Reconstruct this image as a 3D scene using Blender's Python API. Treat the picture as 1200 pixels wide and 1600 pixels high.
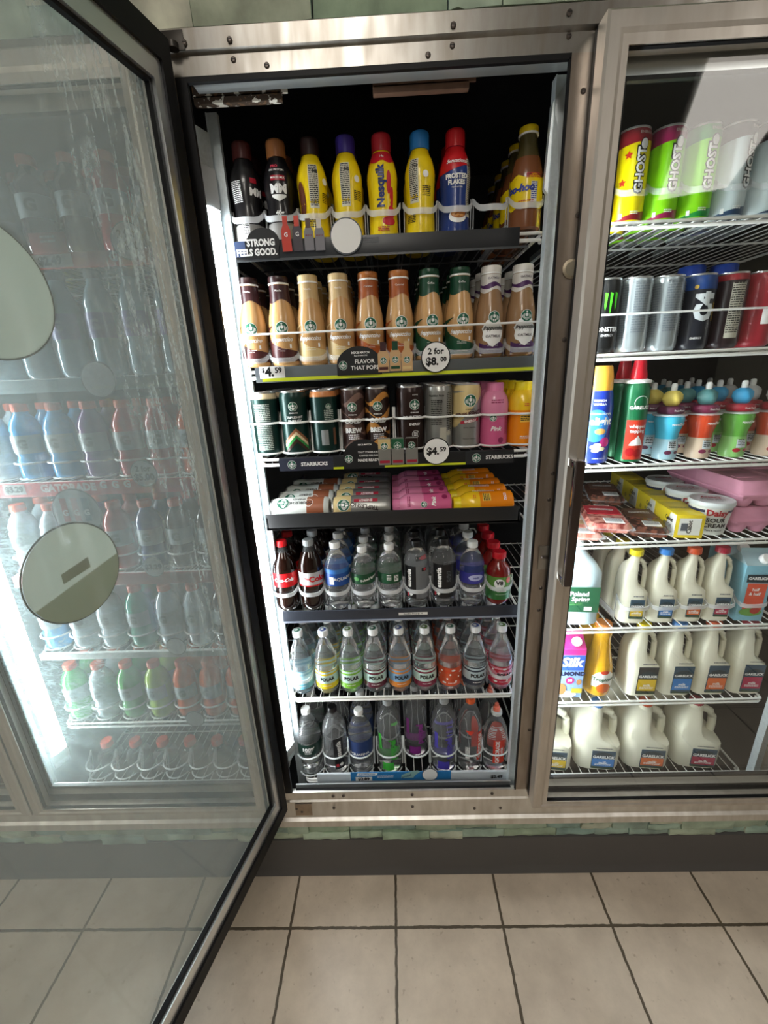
import bpy, bmesh, math, random
from math import sin, cos, pi, radians
from mathutils import Matrix, Vector
random.seed(7)
S = bpy.context.scene
for o in list(bpy.data.objects):
    bpy.data.objects.remove(o)
COL = S.collection

# ------------------------------------------------------------------ camera
cam = bpy.data.cameras.new('camera')
co = bpy.data.objects.new('camera', cam); COL.objects.link(co)
cam.sensor_fit = 'VERTICAL'; cam.sensor_height = 24.0
cam.lens = 24.0 * 654.15 / 1600.0
cam.clip_start = 0.01
rot = Matrix(((0.99904722, 0.03460530, 0.02659193), (0.01446247, 0.31237022, -0.94985035), (-0.04117638, 0.94932993, 0.31157212)))
co.matrix_world = Matrix.Translation((0.34913, -0.93853, 1.52942)) @ rot.to_4x4()
S.camera = co
# ------------------------------------------------------------------ world, exposure
LED_STRENGTH = 20.0
TUBE_STRENGTH = 11.0
w = bpy.data.worlds.new('world'); S.world = w; w.use_nodes = True
w.node_tree.nodes['Background'].inputs[0].default_value = (0.9, 0.95, 1.0, 1)
w.node_tree.nodes['Background'].inputs[1].default_value = 0.15
S.view_settings.view_transform = 'Standard'
S.view_settings.look = 'None'
S.view_settings.exposure = 0.8
S.view_settings.gamma = 1.0
S.view_settings.use_curve_mapping = False

# ------------------------------------------------------------------ materials
MATS = {}
def M(name, col=(.8, .8, .8), rough=.4, metal=0., trans=0., ior=1.45, emit=None, es=0., coat=0., noise=0., nscale=20., bump=0., spec=None):
    if name in MATS: return MATS[name]
    m = bpy.data.materials.new(name); MATS[name] = m; m.use_nodes = True
    nt = m.node_tree; b = nt.nodes['Principled BSDF']; I = b.inputs
    I['Base Color'].default_value = (*col, 1); I['Roughness'].default_value = rough; I['Metallic'].default_value = metal
    I['Transmission Weight'].default_value = trans; I['IOR'].default_value = ior; I['Coat Weight'].default_value = coat
    if spec is not None: I['Specular IOR Level'].default_value = spec
    if emit: I['Emission Color'].default_value = (*emit, 1); I['Emission Strength'].default_value = es
    if noise or bump:
        tc = nt.nodes.new('ShaderNodeTexCoord'); n = nt.nodes.new('ShaderNodeTexNoise')
        n.inputs['Scale'].default_value = nscale; n.inputs['Detail'].default_value = 5
        nt.links.new(tc.outputs['Object'], n.inputs['Vector'])
        if noise:
            mx = nt.nodes.new('ShaderNodeMix'); mx.data_type = 'RGBA'
            mx.inputs[6].default_value = (*[c * (1 - noise) for c in col], 1); mx.inputs[7].default_value = (*[min(1, c * (1 + noise)) for c in col], 1)
            nt.links.new(n.outputs['Fac'], mx.inputs[0]); nt.links.new(mx.outputs[2], I['Base Color'])
        if bump:
            bp = nt.nodes.new('ShaderNodeBump'); bp.inputs['Strength'].default_value = bump; bp.inputs['Distance'].default_value = .004
            nt.links.new(n.outputs['Fac'], bp.inputs['Height']); nt.links.new(bp.outputs['Normal'], I['Normal'])
    return m
def hx(s):
    s = s.lstrip('#'); v = [int(s[i:i + 2], 16) / 255 for i in (0, 2, 4)]
    return tuple(c / 12.92 if c <= .04045 else ((c + .055) / 1.055) ** 2.4 for c in v)
def C(name, hexcol='', rough=.35, **k): return MATS[name] if name in MATS else M(name, hx(hexcol), rough, **k)

def steel(name, col, rough=.32, grime=.5):
    m = M(name, col, rough, 1.0); nt = m.node_tree; b = nt.nodes['Principled BSDF']
    tc = nt.nodes.new('ShaderNodeTexCoord'); mp = nt.nodes.new('ShaderNodeMapping'); mp.inputs['Scale'].default_value = (6, 6, 1.2)
    n = nt.nodes.new('ShaderNodeTexNoise'); n.inputs['Scale'].default_value = 6; n.inputs['Detail'].default_value = 8
    nt.links.new(tc.outputs['Object'], mp.inputs[0]); nt.links.new(mp.outputs[0], n.inputs['Vector'])
    r = nt.nodes.new('ShaderNodeMapRange'); r.inputs[1].default_value = .35; r.inputs[2].default_value = .7
    r.inputs[3].default_value = 1 - grime; r.inputs[4].default_value = 1.0
    nt.links.new(n.outputs['Fac'], r.inputs[0])
    mx = nt.nodes.new('ShaderNodeMix'); mx.data_type = 'RGBA'
    mx.inputs[6].default_value = (col[0] * .45, col[1] * .38, col[2] * .3, 1); mx.inputs[7].default_value = (*col, 1)
    nt.links.new(r.outputs[0], mx.inputs[0]); nt.links.new(mx.outputs[2], b.inputs['Base Color'])
    r2 = nt.nodes.new('ShaderNodeMapRange'); r2.inputs[3].default_value = rough + .2; r2.inputs[4].default_value = rough - .05
    nt.links.new(n.outputs['Fac'], r2.inputs[0]); nt.links.new(r2.outputs[0], b.inputs['Roughness'])
    return m
STEEL = steel('stainless_steel', (.4, .385, .36), .28, .55)
STEELL = steel('lit_sill_steel', (.74, .72, .68), .36, .35)  # lighter steel copy: light and floor reflection put into the colour
STEELD = steel('door_aluminium', (.66, .62, .57), .38, .25)
GALV = M('galvanised_post', (.62, .68, .7), .45, .6, noise=.18, nscale=160)
CHROME = M('chrome', (.8, .82, .84), .12, 1.0)
RUBBER = M('black_rubber', (.006, .006, .007), .5, spec=.25)
BLACKIN = M('cooler_dark', (.012, .012, .013), .7)
SCREW = M('screw_metal', (.12, .1, .09), .4, .9)

def glass_mat(name, tint=(1, 1, 1), refl=1.0):
    m = bpy.data.materials.new(name); MATS[name] = m; m.use_nodes = True; nt = m.node_tree; nt.nodes.clear()
    o = nt.nodes.new('ShaderNodeOutputMaterial'); mx = nt.nodes.new('ShaderNodeMixShader'); t = nt.nodes.new('ShaderNodeBsdfTransparent')
    g = nt.nodes.new('ShaderNodeBsdfGlossy'); g.inputs['Roughness'].default_value = .015; lw = nt.nodes.new('ShaderNodeLayerWeight'); lw.inputs[0].default_value = .5; pw = nt.nodes.new('ShaderNodeMath'); pw.operation = 'POWER'; pw.inputs[1].default_value = 5; nt.links.new(lw.outputs['Facing'], pw.inputs[0]); f = nt.nodes.new('ShaderNodeMath'); f.operation = 'MULTIPLY_ADD'; f.inputs[1].default_value = .94; f.inputs[2].default_value = .05; nt.links.new(pw.outputs[0], f.inputs[0])
    mu = nt.nodes.new('ShaderNodeMath'); mu.operation = 'MULTIPLY'; mu.inputs[1].default_value = refl; mu.use_clamp = True
    t.inputs[0].default_value = (*tint, 1)
    nt.links.new(f.outputs[0], mu.inputs[0]); nt.links.new(mu.outputs[0], mx.inputs[0]); nt.links.new(t.outputs[0], mx.inputs[1]); nt.links.new(g.outputs[0], mx.inputs[2])
    nt.links.new(mx.outputs[0], o.inputs[0]); return m
GLASS = glass_mat('door_glass', (.97, .985, .98), 1.15)

def fog_mat(kind):
    m = bpy.data.materials.new('condensation_veil_' + kind); m.use_nodes = True; nt = m.node_tree; nt.nodes.clear(); N = nt.nodes.new; L = nt.links.new
    o = N('ShaderNodeOutputMaterial'); mx = N('ShaderNodeMixShader'); t = N('ShaderNodeBsdfTransparent')
    d = N('ShaderNodeBsdfDiffuse'); d.inputs[0].default_value = (.8, .83, .76, 1)
    tr = N('ShaderNodeBsdfTranslucent'); tr.inputs[0].default_value = (.7, .84, .88, 1)
    ad = N('ShaderNodeMixShader'); ad.inputs[0].default_value = .35 if kind == 'open' else .6
    L(d.outputs[0], ad.inputs[1]); L(tr.outputs[0], ad.inputs[2])
    tc = N('ShaderNodeTexCoord')
    def noise(scale, sc, detail=6, dist=0):
        mp = N('ShaderNodeMapping'); mp.inputs['Scale'].default_value = sc; n = N('ShaderNodeTexNoise'); n.inputs['Scale'].default_value = scale
        n.inputs['Detail'].default_value = detail; n.inputs['Distortion'].default_value = dist
        L(tc.outputs['Object'], mp.inputs[0]); L(mp.outputs[0], n.inputs['Vector']); return n.outputs['Fac']
    def rng(x, a, b, c, e):
        r = N('ShaderNodeMapRange'); r.inputs[1].default_value = a; r.inputs[2].default_value = b; r.inputs[3].default_value = c; r.inputs[4].default_value = e
        L(x, r.inputs[0]); return r.outputs[0]
    def math_(op, a, b):
        n = N('ShaderNodeMath'); n.operation = op
        for i, v in enumerate((a, b)):
            if isinstance(v, (int, float)): n.inputs[i].default_value = v
            else: L(v, n.inputs[i])
        return n.outputs[0]
    sx = N('ShaderNodeSeparateXYZ'); L(tc.outputs['Object'], sx.inputs[0])
    X, Z = sx.outputs['X'], sx.outputs['Z']
    streak = rng(noise(9, (9, 1, 1.0), 9, 1.2), .48, .62, 0, 1)
    fine = rng(noise(60, (1.6, 1, 1), 4, 2), .45, .6, 0.35, 1)
    if kind == 'open':
        edge = math_('MULTIPLY', rng(X, .05, .1, .3, 1), rng(X, .13, .26, 1, 0)); edge = math_('MULTIPLY', edge, rng(Z, .6, 1.5, .1, 1))
        a1 = math_('MULTIPLY', math_('MULTIPLY', streak, fine), math_('MULTIPLY', edge, .4))
        top = math_('MULTIPLY', rng(Z, 1.2, 1.75, 0, 1), .05)
        a = math_('ADD', math_('ADD', a1, top), .14)  # constant veil paints the store's reflection in the glass; the streaks are fog
    else:
        cl = rng(noise(4.5, (1, 1, .8), 10, 2.2), .36, .62, .3, 1)
        left = math_('MULTIPLY', rng(X, .08, .55, 1, .1), math_('MULTIPLY', rng(Z, .42, .6, .15, 1), rng(Z, 1.3, 1.9, 1, .25)))
        sc = rng(noise(26, (1, 1, 2.5), 8, 3), .42, .6, .55, 1)
        a = math_('ADD', math_('MULTIPLY', math_('MULTIPLY', cl, left), math_('MULTIPLY', sc, .46)), .05)
    L(a, mx.inputs[0]); L(t.outputs[0], mx.inputs[1]); L(ad.outputs[0], mx.inputs[2]); L(mx.outputs[0], o.inputs[0])
    return m
FOG_REFL = fog_mat('open'); FOG2 = fog_mat('closed')

def plastic_clear(name, alpha, col=(.9, .93, .95), rough=.25):
    m = bpy.data.materials.new(name); m.use_nodes = True; nt = m.node_tree; b = nt.nodes['Principled BSDF']
    b.inputs['Base Color'].default_value = (*col, 1); b.inputs['Roughness'].default_value = rough; b.inputs['Alpha'].default_value = alpha
    MATS[name] = m; return m
FROST = plastic_clear('frosted_plastic', .42)
CLEARP = plastic_clear('clear_plastic', .22, rough=.1)
def water(name, col=(.96, .985, 1), rough=.03, ior=1.3): return M(name, col, rough, 0, .95, ior)
WATER = water('clear_water'); PET = water('clear_pet', (.93, .96, .97), .04, 1.12)

WHITE = C('white_print', '#f2f2f0', .4); BLACK = C('black_print', '#0c0c0d', .4); WIRE = M('white_coated_wire', (.78, .78, .74), .35, noise=.12, nscale=40)
PAPER = C('white_card', '#eeeeec', .5); GREY = C('grey_print', '#555a60', .5)
LOGOG = C('logo_green', '#0d5c43', .4)

# ------------------------------------------------------------------ mesh builder
class MB:
    def __init__(s): s.v = []; s.f = []; s.m = []; s.sm = []; s.mats = []
    def mi(s, mat):
        if mat not in s.mats: s.mats.append(mat)
        return s.mats.index(mat)
    def add(s, vs, fs, mat, smooth=True):
        o = len(s.v); s.v.extend([tuple(p) for p in vs]); i = s.mi(mat)
        for f in fs: s.f.append([o + k for k in f]); s.m.append(i); s.sm.append(smooth)
    def box(s, x0, x1, y0, y1, z0, z1, mat, bev=0):
        if bev:
            bm = bmesh.new(); bmesh.ops.create_cube(bm, size=1)
            for v in bm.verts: v.co = Vector(((x0 + x1) / 2 + v.co.x * (x1 - x0), (y0 + y1) / 2 + v.co.y * (y1 - y0), (z0 + z1) / 2 + v.co.z * (z1 - z0)))
            bmesh.ops.bevel(bm, geom=bm.edges[:], offset=bev, segments=2, affect='EDGES', profile=.6)
            bm.verts.index_update(); s.add([v.co[:] for v in bm.verts], [[v.index for v in f.verts] for f in bm.faces], mat); bm.free(); return
        vs = [(x, y, z) for x in (x0, x1) for y in (y0, y1) for z in (z0, z1)]
        s.add(vs, [(0, 1, 3, 2), (4, 6, 7, 5), (0, 4, 5, 1), (2, 3, 7, 6), (0, 2, 6, 4), (1, 5, 7, 3)], mat, False)
    def lathe(s, pts, mat, seg=24, ox=0, oy=0, oz=0, sx=1, sy=1):
        n = len(pts); vs = []; 
        for r, z in pts:
            for k in range(seg):
                a = 2 * pi * k / seg; vs.append((ox + r * sin(a) * sx, oy - r * cos(a) * sy, oz + z))
        mats = mat if isinstance(mat, list) else [mat] * (n - 1)
        o = len(s.v); s.v.extend(vs)
        for i in range(n - 1):
            mi = s.mi(mats[i])
            for k in range(seg):
                k2 = (k + 1) % seg; s.f.append([o + i * seg + k, o + i * seg + k2, o + (i + 1) * seg + k2, o + (i + 1) * seg + k]); s.m.append(mi); s.sm.append(True)
        for i, rev in ((0, True), (n - 1, False)):
            if pts[i][0] > 1e-5:
                f = [o + i * seg + k for k in range(seg)]
                s.f.append(f[::-1] if rev else f); s.m.append(s.mi(mats[0 if rev else -1])); s.sm.append(False)
    def tube(s, path, r, mat, seg=8, closed=False):
        P = [Vector(p) for p in path]; n = len(P); rings = []; up0 = Vector((0, 0, 1))
        for i, p in enumerate(P):
            if closed: d = P[(i + 1) % n] - P[i - 1]
            else: d = P[min(i + 1, n - 1)] - P[max(i - 1, 0)]
            d.normalize(); up = up0 if abs(d.z) < .95 else Vector((0, 1, 0)); a = d.cross(up).normalized(); b = a.cross(d)
            rings.append([p + r * (cos(2 * pi * k / seg) * a + sin(2 * pi * k / seg) * b) for k in range(seg)])
        vs = [tuple(q) for R_ in rings for q in R_]; fs = []
        for i in range(n if closed else n - 1):
            j = (i + 1) % n
            for k in range(seg): k2 = (k + 1) % seg; fs.append((i * seg + k, i * seg + k2, j * seg + k2, j * seg + k))
        if not closed: fs.append(list(range(seg))[::-1]); fs.append([(n - 1) * seg + k for k in range(seg)])
        s.add(vs, fs, mat)
    def loft(s, secs, mat, cap=True):
        n = len(secs[0]); vs = [p for q in secs for p in q]; fs = []
        for i in range(len(secs) - 1):
            for k in range(n): k2 = (k + 1) % n; fs.append((i * n + k, i * n + k2, (i + 1) * n + k2, (i + 1) * n + k))
        if cap: fs.append(list(range(n))[::-1]); fs.append([(len(secs) - 1) * n + k for k in range(n)])
        s.add(vs, fs, mat)
    def sleeve(s, rf, z0, z1, mat, eps=.0006, a0=-pi, a1=pi, n=28, steps=5):
        f0 = z0 if callable(z0) else (lambda a: z0); f1 = z1 if callable(z1) else (lambda a: z1)
        n = max(4, int(n * (a1 - a0) / (2 * pi)) + 1); vs = []
        for i in range(n + 1):
            a = a0 + (a1 - a0) * i / n
            for j in range(steps + 1):
                z = f0(a) + (f1(a) - f0(a)) * j / steps; r = rf(z) + eps; vs.append((r * sin(a), -r * cos(a), z))
        s.add(vs, [(i * (steps + 1) + j, (i + 1) * (steps + 1) + j, (i + 1) * (steps + 1) + j + 1, i * (steps + 1) + j + 1) for i in range(n) for j in range(steps)], mat)
    def wrap(s, g, rf, a, z, mat, eps=.0011):
        vs = []
        for (x, y) in g[0]:
            zz = z + y; r = rf(zz) + eps; an = a + x / max(rf(z), .008); vs.append((r * sin(an), -r * cos(an), zz))
        s.add(vs, g[1], mat, True)
    def flat(s, g, x, y, z, mat, ax=(1, 0, 0), ay=(0, 0, 1)):
        ax = Vector(ax); ay = Vector(ay); o = Vector((x, y, z))
        s.add([tuple(o + ax * p[0] + ay * p[1]) for p in g[0]], g[1], mat, False)
    def build(s, name, parent=None, sharp=38):
        me = bpy.data.meshes.new(name); me.from_pydata(s.v, [], s.f)
        for m in s.mats: me.materials.append(m)
        me.polygons.foreach_set('material_index', s.m); me.polygons.foreach_set('use_smooth', s.sm)
        me.update(); me.set_sharp_from_angle(angle=radians(sharp))
        o = bpy.data.objects.new(name, me); COL.objects.link(o)
        if parent: o.parent = parent
        return o

# 2-D shapes (lists of points and faces)
_tc = {}
def cut(g, step=.004):
    bm = bmesh.new(); vs = [bm.verts.new((x, y, 0)) for x, y in g[0]]
    for f in g[1]:
        try: bm.faces.new([vs[i] for i in f])
        except ValueError: pass
    xs = [v[0] for v in g[0]]; ys = [v[1] for v in g[0]]
    if not xs: return g
    x = min(xs) + step
    while x < max(xs):
        bmesh.ops.bisect_plane(bm, geom=bm.verts[:] + bm.edges[:] + bm.faces[:], plane_co=(x, 0, 0), plane_no=(1, 0, 0)); x += step
    y = min(ys) + step * 2.5
    while y < max(ys):
        bmesh.ops.bisect_plane(bm, geom=bm.verts[:] + bm.edges[:] + bm.faces[:], plane_co=(0, y, 0), plane_no=(0, 1, 0)); y += step * 2.5
    bmesh.ops.triangulate(bm, faces=bm.faces[:]); bm.verts.index_update()
    r = ([(v.co.x, v.co.y) for v in bm.verts], [[v.index for v in f.verts] for f in bm.faces]); bm.free(); return r
def T(txt, size, bold=.0, shear=0., rot=0, wid=1.0, cutit=True):
    key = (txt, size, bold, shear, rot, wid, cutit)
    if key in _tc: return _tc[key]
    c = bpy.data.curves.new('t', 'FONT'); c.body = txt; c.size = size; c.align_x = 'CENTER'; c.align_y = 'CENTER'; c.offset = bold * size; c.shear = shear; c.resolution_u = 2
    o = bpy.data.objects.new('t', c); COL.objects.link(o)
    me = bpy.data.meshes.new_from_object(o)
    g = ([(v.co.x * wid, v.co.y) for v in me.vertices], [list(p.vertices) for p in me.polygons])
    bpy.data.objects.remove(o); bpy.data.curves.remove(c); bpy.data.meshes.remove(me)
    if rot == 90: g = ([(-y, x) for x, y in g[0]], g[1])
    elif rot: 
        r = radians(rot); g = ([(x * cos(r) - y * sin(r), x * sin(r) + y * cos(r)) for x, y in g[0]], g[1])
    if cutit: g = cut(g)
    _tc[key] = g; return g
def rect(wd, h, cutit=True):
    g = ([(-wd / 2, -h / 2), (wd / 2, -h / 2), (wd / 2, h / 2), (-wd / 2, h / 2)], [[0, 1, 2, 3]]); return cut(g) if cutit else g
def ell(rx, ry=None, n=24, cutit=True):
    ry = ry or rx; g = ([(rx * cos(2 * pi * k / n), ry * sin(2 * pi * k / n)) for k in range(n)], [list(range(n))]); return cut(g) if cutit else g
def ring(r1, r2, n=24):
    return ([(r * cos(2 * pi * k / n), r * sin(2 * pi * k / n)) for r in (r1, r2) for k in range(n)], [[k, (k + 1) % n, n + (k + 1) % n, n + k] for k in range(n)])
def poly(pts, cutit=True):
    g = (list(pts), [list(range(len(pts)))]); return cut(g) if cutit else g
def mv(g, dx, dy): return ([(x + dx, y + dy) for x, y in g[0]], g[1])
def star(r, n=5):
    return poly([((r if k % 2 == 0 else r * .42) * sin(pi * k / n), (r if k % 2 == 0 else r * .42) * cos(pi * k / n)) for k in range(2 * n)], False)
def crescent(h, wd):
    out = [(-wd * cos(t), h / 2 * sin(t)) for t in [(-.5 + k / 10) * pi for k in range(11)]]
    inn = [(-wd * .35 * cos(t) + wd * .12 * 0, h / 2 * sin(t)) for t in [(.5 - k / 10) * pi for k in range(1, 10)]]
    return poly(out + inn)
def textlines(wd, n, lh, seed=0):
    rnd = random.Random(seed); vs = []; fs = []
    for i in range(n):
        x = -wd / 2; y = (n / 2 - i) * lh
        while x < wd / 2:
            l = rnd.uniform(.002, .008); x2 = min(x + l, wd / 2); o = len(vs)
            vs += [(x, y), (x2, y), (x2, y + lh * .5), (x, y + lh * .5)]; fs.append([o, o + 1, o + 2, o + 3]); x = x2 + .001
    return (vs, fs)
def emblem(mb, put, r, ringmat=None):
    # round green emblem: white rim, crown star, face and twin tails of wavy bands
    put(ell(r), 0, 0, WHITE, 0); put(ell(r * .93), 0, 0, LOGOG, .0003)
    put(star(r * .2), 0, r * .62, WHITE, .0006); put(ell(r * .22, r * .27, 12), 0, r * .12, WHITE, .0006)
    put(poly([(-r * .3, r * .42), (-r * .15, r * .3), (0, r * .46), (r * .15, r * .3), (r * .3, r * .42), (r * .2, r * .26), (-r * .2, r * .26)], False), 0, 0, WHITE, .0006)
    for sd in (-1, 1):
        for k in range(3):
            x = sd * r * (.38 + k * .16); put(poly([(x, -r * .55 + k * r * .12), (x + sd * r * .08, -r * .5 + k * r * .12), (x + sd * r * .05, r * (.35 - k * .1)), (x - sd * r * .03, r * (.3 - k * .1))], False), 0, 0, WHITE, .0006)
    put(poly([(-r * .3, -r * .3), (r * .3, -r * .3), (r * .18, -r * .75), (-r * .18, -r * .75)], False), 0, 0, WHITE, .0006); put(rect(r * .12, r * .5, False), 0, -r * .55, LOGOG, .0009)
def put_wrap(mb, rf, a, z):
    def f(g, dx, dy, mat, e): mb.wrap(mv(g, dx, dy), rf, a, z, mat, .0011 + e)
    return f
def put_flat(mb, x, y, z):
    def f(g, dx, dy, mat, e): mb.flat(mv(g, dx, dy), x, y - e, z, mat)
    return f

# ------------------------------------------------------------------ objects
def tag(o, label, cat, group=None):
    o['label'] = label; o['category'] = cat
    if group: o['group'] = group
    return o
def thing(name, loc=(0, 0, 0), rz=0):
    o = bpy.data.objects.new(name, None); COL.objects.link(o); o.location = loc; o.rotation_euler = (0, 0, rz); o.empty_display_size = .01; return o
def struct(o): o['kind'] = 'structure'; return o
def copy_tree(o):
    c = o.copy(); COL.objects.link(c)
    for ch in list(o.children):
        d = ch.copy(); COL.objects.link(d); d.parent = c
        for g in list(ch.children):
            e = g.copy(); COL.objects.link(e); e.parent = d
    return c
used = {}
def place(proto, loc, rz, label, cat, group=None, rot=None):
    o = copy_tree(proto) if id(proto) in used else proto
    used[id(proto)] = proto
    o.location = loc; o.rotation_euler = rot if rot else (0, 0, rz)
    if 'group' in o.keys(): del o['group']
    return tag(o, label, cat, group)
ORDN = ['first', 'second', 'third', 'fourth', 'fifth', 'sixth', 'seventh', 'eighth', 'ninth', 'tenth', 'eleventh']
ORD = ['front', 'second', 'third', 'fourth', 'fifth', 'sixth']
def lane(proto, x, y0, z, n, dy, desc, where, cat, group, jit=.12, rz=0):
    for k in range(n):
        l = f'{desc}, front of {where}' if k == 0 else f'{desc}, {ORD[k]} back in {where}'
        place(proto, (x + (random.uniform(-.0015, .0015) if k else 0), y0 + k * dy, z), rz + (random.uniform(-jit, jit) * (3 if k else .4)), l, cat, group)

def rfun(pts):
    P = sorted(pts, key=lambda p: p[1])
    def f(z):
        if z <= P[0][1]: return max(P[0][0], .004)
        for (r0, z0), (r1, z1) in zip(P, P[1:]):
            if z0 <= z <= z1 and z1 > z0: return r0 + (r1 - r0) * (z - z0) / (z1 - z0)
        return P[-1][0]
    return f

def cap_part(root, r, z, h, mat, ring_mat=None, ribs=True, taper=.97):
    mb = MB(); seg = 36 if ribs else 24
    if ribs:
        vs = []; prof = [(r, 0), (r, h * .85), (r * .93 * taper, h)]
        for (rr, zz) in prof:
            for k in range(seg): a = 2 * pi * k / seg; q = rr * (1.0 if k % 2 else .95); vs.append((q * sin(a), -q * cos(a), z + zz))
        fs = [(i * seg + k, i * seg + (k + 1) % seg, (i + 1) * seg + (k + 1) % seg, (i + 1) * seg + k) for i in range(2) for k in range(seg)]
        fs.append([2 * seg + k for k in range(seg)]); fs.append(list(range(seg))[::-1]); mb.add(vs, fs, mat)
    else: mb.lathe([(r, 0), (r, h * .82), (r * .96, h * .95), (r * .88, h)], mat, 28, oz=z)
    if ring_mat: mb.lathe([(r * 1.07, -.003), (r * 1.07, 0)], ring_mat, 28, oz=z)
    return mb.build('cap', root)

# ================================================================== STRUCTURE
# floor
def floor_mat():
    m = bpy.data.materials.new('beige_floor_tile'); m.use_nodes = True; nt = m.node_tree; b = nt.nodes['Principled BSDF']; N = nt.nodes.new; L = nt.links.new
    tc = N('ShaderNodeTexCoord'); mp = N('ShaderNodeMapping'); mp.inputs['Location'].default_value = (0, .158, 0)
    br = N('ShaderNodeTexBrick'); br.offset = 0; br.inputs['Scale'].default_value = 1; br.inputs['Brick Width'].default_value = .31; br.inputs['Row Height'].default_value = .31
    br.inputs['Mortar Size'].default_value = .0042; br.inputs['Mortar Smooth'].default_value = .25; br.inputs['Bias'].default_value = 0
    br.inputs['Color1'].default_value = (.64, .55, .455, 1); br.inputs['Color2'].default_value = (.6, .525, .44, 1); br.inputs['Mortar'].default_value = (.105, .085, .06, 1)
    n0 = N('ShaderNodeTexNoise'); n0.inputs['Scale'].default_value = 45; n0.inputs['Detail'].default_value = 6
    va = N('ShaderNodeVectorMath'); va.operation = 'MULTIPLY_ADD'; va.inputs[1].default_value = (.006, .006, 0); va.inputs[2].default_value = (-.003, -.003, 0)
    vb = N('ShaderNodeVectorMath'); vb.operation = 'ADD'
    L(tc.outputs['Object'], mp.inputs[0]); L(tc.outputs['Object'], n0.inputs['Vector']); L(n0.outputs['Color'], va.inputs[0]); L(mp.outputs[0], vb.inputs[0]); L(va.outputs[0], vb.inputs[1]); L(vb.outputs[0], br.inputs['Vector'])
    n = N('ShaderNodeTexNoise'); n.inputs['Scale'].default_value = 7; n.inputs['Detail'].default_value = 9; n.inputs['Roughness'].default_value = .65; L(tc.outputs['Object'], n.inputs['Vector'])
    cr = N('ShaderNodeValToRGB'); cr.color_ramp.elements[0].position = .3; cr.color_ramp.elements[0].color = (.8, .77, .74, 1); cr.color_ramp.elements[1].position = .7; cr.color_ramp.elements[1].color = (1.1, 1.08, 1.05, 1)
    L(n.outputs['Fac'], cr.inputs[0])
    mx = N('ShaderNodeMix'); mx.data_type = 'RGBA'; mx.blend_type = 'MULTIPLY'; mx.inputs[0].default_value = 1
    L(br.outputs['Color'], mx.inputs[6]); L(cr.outputs[0], mx.inputs[7])
    n2 = N('ShaderNodeTexNoise'); n2.inputs['Scale'].default_value = 60; n2.inputs['Detail'].default_value = 3; L(tc.outputs['Object'], n2.inputs['Vector'])
    cr2 = N('ShaderNodeValToRGB'); cr2.color_ramp.elements[0].position = .26; cr2.color_ramp.elements[0].color = (.55, .5, .45, 1); cr2.color_ramp.elements[1].position = .36; cr2.color_ramp.elements[1].color = (1, 1, 1, 1)
    L(n2.outputs['Fac'], cr2.inputs[0]); mx2 = N('ShaderNodeMix'); mx2.data_type = 'RGBA'; mx2.blend_type = 'MULTIPLY'; mx2.inputs[0].default_value = .6
    L(mx.outputs[2], mx2.inputs[6]); L(cr2.outputs[0], mx2.inputs[7]); L(mx2.outputs[2], b.inputs['Base Color'])
    b.inputs['Roughness'].default_value = .42
    bp = N('ShaderNodeBump'); bp.inputs['Strength'].default_value = .5; bp.inputs['Distance'].default_value = .003; bp.invert = True
    ad = N('ShaderNodeMath'); ad.operation = 'MULTIPLY_ADD'; ad.inputs[1].default_value = .25; L(n.outputs['Fac'], ad.inputs[0]); L(br.outputs['Fac'], ad.inputs[2]); L(ad.outputs[0], bp.inputs['Height']); L(bp.outputs[0], b.inputs['Normal'])
    return m
mb = MB(); mb.box(-3.5, 4, -4.2, .02, -.05, 0, floor_mat()); struct(mb.build('floor'))
CEIL = M('ceiling_panel', (.28, .28, .26), .8, noise=.05); CREAM = M('cream_wall_paint', (.62, .6, .52), .7, noise=.06, nscale=3)
mb = MB(); mb.box(-3.5, 4, -4.2, .02, 2.75, 2.8, CEIL); struct(mb.build('ceiling'))
mb = MB(); mb.box(-3.55, -3.5, -4.2, .02, 0, 2.75, CREAM); struct(mb.build('wall_left'))
mb = MB(); mb.box(4, 4.05, -4.2, .02, 0, 2.75, CREAM); struct(mb.build('wall_right'))
mb = MB(); mb.box(-3.5, 4, -4.25, -4.2, 0, 2.75, M('dark_back_wall', (.2, .18, .16), .7, noise=.4, nscale=3)); struct(mb.build('wall_back'))

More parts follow.
